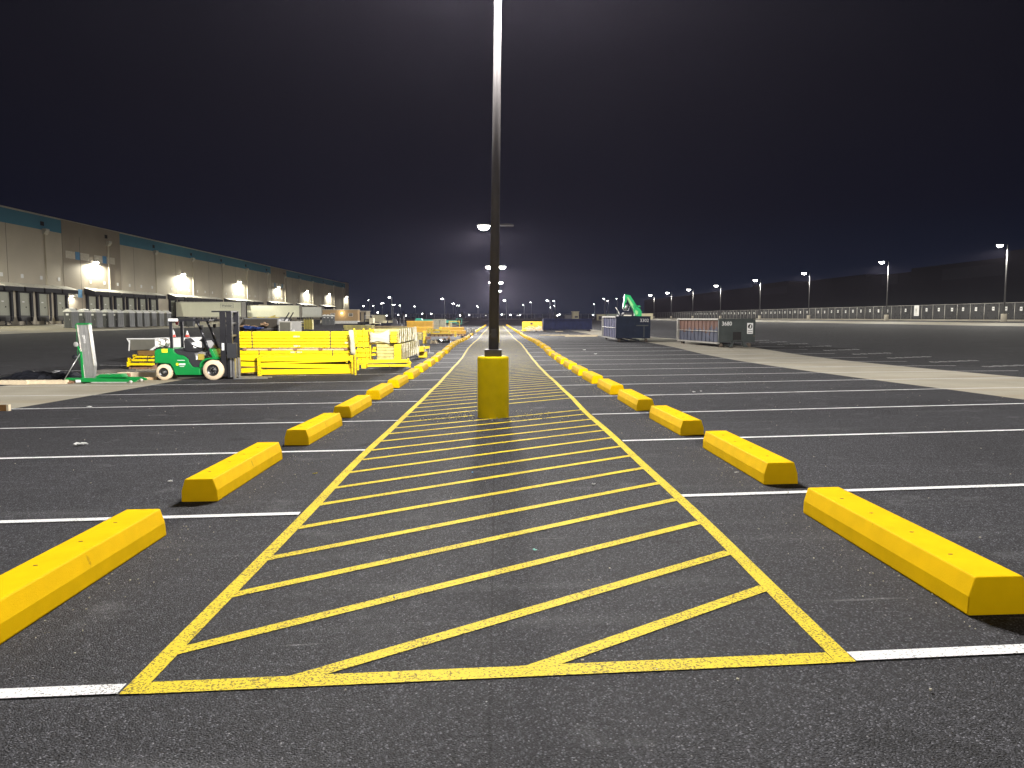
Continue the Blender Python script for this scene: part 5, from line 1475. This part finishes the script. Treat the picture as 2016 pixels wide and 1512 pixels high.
# ------------------------------------------------------------------ white trailer with hopper and cones behind the forklift
D3 = 36.0
x, y = at(308, D3); zc = zt(x, y)
t = thing('equipment_trailer', 'small white equipment trailer with a grey hopper behind the forklift', 'trailer', (x, y, zc), 0)
z0_, z1_ = EYE + (624.5 - 690) / F * D3 - zc, EYE + (624.5 - 664.5) / F * D3 - zc
b = MB(); b.box(0, 1.65, 0, 1.4, z0_ + .1, z1_); b.build('box_body', M_WHITE, t, bevel=.015)
b = MB(); b.prism([(-1.25, z1_ - .04), (0, z1_ - .03), (-.02, z0_ + .08), (-1.15, z0_ + .02)], .05, 1.3, 'Y'); b.build('hopper', mat('dull_hopper_steel', (.13, .125, .10), .6), t)
b = MB(); b.box(-1.3, 0, .02, .049, z1_ - .07, z1_ - .02); b.cyl((-1.15, .0, z1_ - .1), (-1.2, .0, z0_), .025, .025, 6); b.cyl((-1.25, .0, z1_ - .06), (-1.15, .0, z1_ - .25), .025, .025, 6)
b.prism([(-.3, z0_), (0, z0_ + .22), (0, z0_ + .1), (-.2, z0_ - .04)], .01, .045, 'Y'); b.build('hopper_frame', M_WHITE, t)
b = MB(); b.box(-1.0, 1.6, .1, 1.3, z0_ - .08, z0_ + .0); b.build('chassis', M_CHAR, t)
for u in (.3, 1.1):
    for v in (.02, 1.2):
        b = MB(); b.cyl((u, v, .3), (u, v + .18, .3), .3, .3, 16); b.build('wheel', M_BLACK, t)
for i, (px, hh) in enumerate(((345.5, 15.5), (372.5, 13.5))):
    x, y = at(px, D3 + .3 + .4*i); hz = hh / F * D3
    t = thing('traffic_cone', f'{"left and larger" if i == 0 else "right and smaller"} orange traffic cone on the white equipment trailer', 'traffic cone', (x, y, zc + z1_ + .002), 0, 'traffic cones on the white trailer')
    b = MB(); b.box(-.13, .13, -.13, .13, 0, .025); b.build('base', M_CHAR, t)
    b = MB(); b.lathe([(.10, .026), (.075, hz*.38)], n=16); b.build('lower_cone', mat('cone_orange', (.75, .06, .03), .5), t)
    b = MB(); b.lathe([(.075, hz*.38), (.045, hz*.72)], n=16); b.lathe([(.045, hz*.72), (.018, hz), (0, hz)], n=16); b.build('white_band', M_WHITE, t)
# yellow posts strapped on timber behind the material lift
def posts_px(px0, px1, py, D, th, label):
    A, B_ = P(px0, py, D), P(px1, py, D); th = th / F * D
    t = thing('rack_post', label, 'rack post', A, 0, 'yellow posts strapped on timber behind the forklift')
    L = B_[0] - A[0]
    b = MB(); b.box(0, L, 0, .12, -th, 0); b.build('post', M_RACK, t)
    b = MB(); b.box(-.06, -.0005, -.06, .18, -th - .05, .06); b.build('foot_plate', M_RACK, t)
    return t
posts_px(268, 304, 700, 34, 3.5, 'uppermost yellow post on the timber stack left of the forklift')
posts_px(258, 304, 706.5, 33.6, 4, 'middle yellow post on the timber stack left of the forklift')
posts_px(256, 304, 714, 33.3, 4.5, 'lowest yellow post on the timber stack left of the forklift')
x0, y0 = at(262, 33.8); zc = zt(x0, y0)
t = thing('timber_stack', 'dark timber stack holding the strapped yellow posts', 'timber', (x0, y0, zc), 0)
zz = EYE + (624.5 - 719) / F * 33.6 - zc
b = MB(); b.box(0, 1.0, -.3, .6, 0, zz); b.build('lower_timber', M_WOODD, t)
zq = EYE + (624.5 - 690) / F * 34 - zc; zr = EYE + (624.5 - 699) / F * 34 - zc
b = MB(); b.box(.1, 1.1, .35, .8, zr, zq); b.box(.15, .25, .4, .7, zz, zr); b.box(.9, 1.0, .4, .7, zz, zr); b.build('upper_timber', mat('brown_plank', (.16, .09, .02), .7), t)
b = MB()
for u in (.12, .82): b.box(u, u + .02, -.32, -.305, 0, zr); b.box(u, u+.02, -.32, .6, zr - .02, zr)
b.build('strap', M_STRAP, t)
# lumber, tarp and boards on the concrete strip at the left
tarp(-30, 150, 730, 748, 27.2, 'long black tarpaulin lying along the concrete strip at the left edge', M_TARP, 2.0, seed=12, amp=.95)
def board(px0, px1, py0, py1, D, label, m, dep=.3, rz=0, group=None):
    x0, y0 = at(px0, D); x1, _ = at(px1, D); h = (py1 - py0) / F * D; z = zt((x0+x1)/2, y0) + .006
    t = thing('timber_beam', label, 'timber', (x0, y0, z), rz, group)
    b = MB(); b.box(0, x1 - x0, 0, dep, 0, h); b.build('beam', m, t, bevel=.006)
    return t
board(-20, 52, 749, 757, 25.4, 'pale timber beam at the left edge, left of the gap', M_WOODP, rz=R(1.5))
board(56, 128, 747.5, 755, 25.6, 'pale timber beam between the gap and the stabiliser foot', M_WOODP, rz=R(.8))
board(233, 308, 727, 737, 28.6, 'thick pale timber beam running behind the green lift towards the forklift', M_WOODP, .35)
board(206, 256, 722, 733, 27.9, 'brown rusty steel plate standing behind the green lift', mat('rusty_plate', (.22, .10, .06), .8, var=.3, scale=8), .12)
board(187, 215, 727, 734, 27.2, 'yellow wooden board beside the foot of the aluminium mast', mat('yellow_board', (.62, .45, .14), .7), .3)
board(272, 310, 741, 746, 27.4, 'round pale log end lying before the forklift rear wheel', M_WOOD, .2)
board(190, 250, 715, 721, 31, 'grey weathered board lying behind the green lift', mat('grey_board', (.13, .12, .10), .8), .8)
t = put('rubble', 'small brown rubble around the stabiliser foot', 'rubble', 126, 25.9)
b = MB(); rnd = random.Random(5)
for k in range(14): b.cbox((rnd.uniform(0, .4), rnd.uniform(-.1, .3), .03), (rnd.uniform(.03, .1),)*3, rnd.random()*3, rnd.random())
b.build('pieces', M_WOODD, t)
# timber end at the left edge of the picture
x1, y1 = at(17, 17.35); z = zt(x1, y1)
t = thing('timber_beam', 'dark brown timber with a pale painted end at the left edge of the stalls', 'timber', (x1 - 1.6, y1, z + .005), 0)
b = MB(); b.box(0, 1.57, 0, .09, 0, .135); b.build('beam', mat('brown_timber', (.19, .09, .02), .7, var=.3, scale=5), t)
b = MB(); b.box(1.571, 1.62, -.002, .092, -.002, .14); b.build('painted_end', M_WOODP, t)
# ------------------------------------------------------------------ right of the aisle
t = put('yellow_crate', 'yellow steel crate left of the long blue dumpster', 'crate', 1028.5, 118)
b = MB(); b.box(0, 3.2, 0, 1.4, .08, 1.38); c0 = b.build('body', M_RACKO, t)
b = MB(); b.box(-.04, .08, -.04, -.001, 0, 1.45); b.box(1.05, 1.15, -.04, -.001, .1, 1.4); b.box(-.04, 3.24, -.04, -.001, 1.381, 1.46); b.box(-.25, 1.2, -.3, -.05, .02, .12); b.build('frame', M_RACK, t)
b = MB(); b.box(1.2, 1.55, -.03, -.002, 1.0, 1.3); b.build('opening', M_CHAR, c0)
t = put('scrap_heap', 'tangled heap of white pipes before the yellow crate', 'scrap', 1036, 114)
b = MB(); rnd = random.Random(8)
for k in range(70):
    x, y, z = rnd.uniform(0, 2.4), rnd.uniform(0, 1.2), rnd.uniform(.03, .85) * (1 - abs(rnd.uniform(-.6, .6))); a = rnd.random()*3.14; L = rnd.uniform(.15, .5); dz = rnd.uniform(-.3, .3)
    b.cyl((x - L*math.cos(a), y - L*math.sin(a)*.5, max(.02, z - dz)), (x + L*math.cos(a), y + L*math.sin(a)*.5, max(.02, z + dz)), .02, .02, 5)
b.build('pipes', M_WHITE, t)
for i, (a, c_, py, D, dep, lab) in enumerate(((1062, 1120, 657.5, 88, .3, 'long thin pale board lying behind the right stalls, leftmost'), (1082, 1178, 658, 86, .25, 'long pale board lying before the dark dumpster, rear one'), (1112, 1142, 660, 82, .2, 'short pale timber lying on the asphalt, front one'), (1142, 1176, 660, 81.5, .25, 'short timber at the right end of the boards on the asphalt'), (1094, 1108, 651, 108, .3, 'tiny white board before the long blue dumpster'))):
    x0, y0 = at(a, D); x1, _ = at(c_, D)
    t = thing('timber_beam', lab, 'timber', (x0, y0, zt(x0, y0) + .01), R((i - 1) * 1.2), 'boards on the asphalt at the right')
    b = MB(); b.box(0, x1 - x0, 0, dep, 0, .10 if i < 2 else .13); b.build('board', M_WOODP, t)
    # follow the slope of the yard
    t.rotation_euler = (0, -math.atan2(zt(x1, y0) - zt(x0, y0), x1 - x0), t.rotation_euler[2])
# green articulated crane behind the dark dumpster
M_GRC = mat('green_crane_paint', (.01, .33, .10), .35, var=.08)
M_GRL = mat('light_green_panel', (.22, .52, .20), .5)
D4 = 71.0
def cp(zx, zy):
    px, py = 1180 + zx / 12.6, 570 + zy / 12.6
    return px, py
ox, oy = at(1240, D4); oz = zt(ox, oy)
t = thing('boom_lift', 'green articulated boom lift whose folded arm rises behind the dark dumpster', 'boom lift', (ox, oy, oz), 0)
def q2(zx, zy):
    px, py = cp(zx, zy); x, y, z = P(px, py, D4); return (x - ox, z - oz)
b = MB(); b.prism([q2(*p) for p in ((660,165),(690,130),(760,150),(790,200),(940,430),(1000,470),(1045,550),(1045,690),(870,690),(868,590),(840,520),(690,235))], .25, .75, 'Y')
bo = b.build('boom', M_GRC, t, bevel=.03)
b = MB(); b.prism([q2(*p) for p in ((680,180),(700,190),(850,400),(830,450),(850,520),(690,250))], .238, .248, 'Y'); b.prism([q2(*p) for p in ((890,500),(950,540),(950,600),(900,640),(880,560))], .238, .248, 'Y'); b.build('light_panel', M_GRL, bo)
b = MB(); b.cyl((q2(850, 420)[0], .2, q2(850, 420)[1]), (q2(850, 420)[0], .8, q2(850, 420)[1]), .12, .12, 14); b.prism([q2(*p) for p in ((930,390),(1010,405),(1010,430),(960,440))], .3, .5, 'Y'); b.build('knuckle', M_GRC, bo)
b = MB(); b.prism([q2(*p) for p in ((620,130),(655,120),(675,160),(665,330),(640,330),(620,470),(580,480),(600,300))], .30, .62, 'Y'); b.build('jib', M_GRC, t, bevel=.02)
b = MB(); c_ = q2(640, 430); b.cyl((c_[0], .1, c_[1] - .25), (c_[0] + .1, .1, c_[1] + .2), .14, .14, 12); b.tube([(q2(560,420)[0], .2, q2(560,420)[1]), (q2(600,520)[0], .2, q2(600,520)[1]), (q2(720,520)[0], .2, q2(720,520)[1]), (q2(740,410)[0], .2, q2(740,410)[1])], .04, 6); b.build('hydraulic_cylinder', M_STEEL, t)
b = MB(); a0, a1 = q2(460, 560), q2(840, 700); b.box(a0[0], a1[0], .0, 1.2, a1[1] - .4, a1[1] + .25); b.cyl((q2(560,590)[0], .1, q2(560,590)[1]), (q2(560,700)[0], .1, q2(560,700)[1]), .08, .08, 8); b.cyl((q2(800,590)[0], .1, q2(800,590)[1]), (q2(800,700)[0], .1, q2(800,700)[1]), .08, .08, 8)
b.box(q2(590, 0)[0], q2(780, 0)[0], .05, 1.1, q2(0, 600)[1], q2(0, 570)[1]); b.build('turret', M_CHAR, t)
b = MB(); b.box(q2(585, 0)[0], q2(780, 0)[0], -.03, -.001, q2(0, 655)[1], q2(0, 625)[1]); b.build('turret_panel', M_CAN, t)
b = MB(); p0, p1 = q2(390, 445), q2(465, 545); b.cyl((p0[0], .2, p0[1]), (p1[0], .2, p1[1]), .03, .03, 8); b.cyl((p1[0], .2, p1[1]), (q2(500, 640)[0], .2, q2(500, 640)[1]), .03, .03, 8); b.build('stay_rod', M_WHITE, t)
b = MB(); b.box(-1.2, 1.6, .0, 1.6, .3, 1.0); b.build('chassis', M_GRC, t)
for u in (-.9, 1.2):
    for v in (-.15, 1.4):
        b = MB(); b.cyl((u, v, .42), (u, v + .3, .42), .42, .42, 18); b.build('wheel', M_BLACK, t)

# ------------------------------------------------------------------ litter and chips on the asphalt
M_LIT = mat('white_litter', (.7, .7, .68), .6)
spots = []
def px_ground(px, py):
    """ground point under a pixel, by marching along the ray"""
    D = 3.0
    while D < 300:
        x, y = at(px, D)
        yy = 624.5 + F * (EYE - zt(x, y)) / D
        if yy <= py: break
        D *= 1.01
    return x, y
for i, (px, py, s, m, lab) in enumerate(((157, 877, .13, M_LIT, 'crumpled clear wrapper on the asphalt at the left'), (337, 949, .05, M_LIT, 'small white chip before the second left stop'), (621, 935, .035, M_STICK, 'tiny yellow chip between stop and border line'),
      (1365, 772, .05, M_LIT, 'white flake on the right stalls beyond the third stop'), (1379, 771, .04, M_LIT, 'white flake beside the other one on the right stalls'), (1168, 954, .035, M_LIT, 'white flake on the hatching at the right'), (1448, 931, .03, M_LIT, 'white flake beside the second right stop'),
      (1054, 1083, .03, mat('mint_chip', (.2, .6, .5), .6), 'tiny mint green chip between two hatching stripes'), (931, 930, .025, mat('blue_chip', (.1, .4, .7), .6), 'tiny pale blue chip in the middle of the hatching'), (178, 802, .08, M_LIT, 'white crumb on the second stall line gap at the left'),
      (1150, 689, .12, M_LIT, 'white scrap far back on the right stalls'), (1172, 697, .12, M_LIT, 'white scrap right of the farther one on the right stalls'))):
    x, y = px_ground(px, py); rnd = random.Random(i)
    b = MB()
    for k in range(5):
        b.cbox((rnd.uniform(-s, s)*.6, rnd.uniform(-s, s)*.4, s*.12), (s*rnd.uniform(.4, .9), s*rnd.uniform(.2, .5), s*.12), rnd.random()*3, rnd.uniform(-.4, .4), rnd.uniform(-.4, .4))
    o = b.build('litter', m); o.location = (x, y, zt(x, y) + .012); tag(o, lab, 'litter')
# scuffed concrete dust around the lamp base and chips
b = MB(); rnd = random.Random(3)
for k in range(170):
    a = rnd.random() * 6.283; r_ = .32 + abs(rnd.gauss(0, .45)); x, y = -.06 + r_*math.cos(a)*1.5, 15 + r_*math.sin(a); s = rnd.uniform(.004, .018)
    b.cbox((x, y, zt(x, y) + .012 + s*.4), (s*1.6, s, s), rnd.random()*3)
for k in range(900):
    sd = rnd.choice((-1, 1)); n_ = rnd.randrange(0, 9); y = 4.4 + 3.66*n_ + rnd.uniform(-.1, 2.6); x = sd*(2.80 - abs(rnd.gauss(0, .22))) ; s = rnd.uniform(.002, .007)
    b.cbox((x, y, zt(x, y) + .010 + s*.4), (s*1.6, s, s), rnd.random()*3)
for k in range(900):
    x, y = rnd.uniform(-16, 16), rnd.uniform(3.5, 40); s = rnd.uniform(.003, .009)
    b.cbox((x, y, zt(x, y) + .010 + s*.4), (s*1.6, s, s), rnd.random()*3)
tag(b.build('concrete_chips', mat('pale_chips', (.5, .47, .36), .8)), 'loose pale concrete chips scattered on the asphalt', 'chips', kind='stuff')

# ------------------------------------------------------------------ night haze lit by the lamps
if HAZE_DENSITY > 0:
    b = MB(); b.box(-330, 330, -70, 640, -4, 34)
    hz = b.build('haze', [], None) if False else None
    me = bpy.data.meshes.new('haze'); me.from_pydata(b.v, [], b.f); hz = bpy.data.objects.new('haze', me); col.objects.link(hz)
    bm = bmesh.new(); bm.from_mesh(me); bmesh.ops.recalc_face_normals(bm, faces=bm.faces); bm.to_mesh(me); bm.free()
    m = bpy.data.materials.new('haze_air'); m.use_nodes = True; n = m.node_tree.nodes; n.clear()
    o_ = n.new('ShaderNodeOutputMaterial'); v = n.new('ShaderNodeVolumePrincipled')
    v.inputs['Color'].default_value = (.84, .76, 1.0, 1); v.inputs['Density'].default_value = HAZE_DENSITY; v.inputs['Anisotropy'].default_value = .55
    m.node_tree.links.new(v.outputs[0], o_.inputs['Volume']); me.materials.append(m)
    try: m.cycles.homogeneous_volume = True
    except Exception: pass
    tag(hz, kind='stuff')
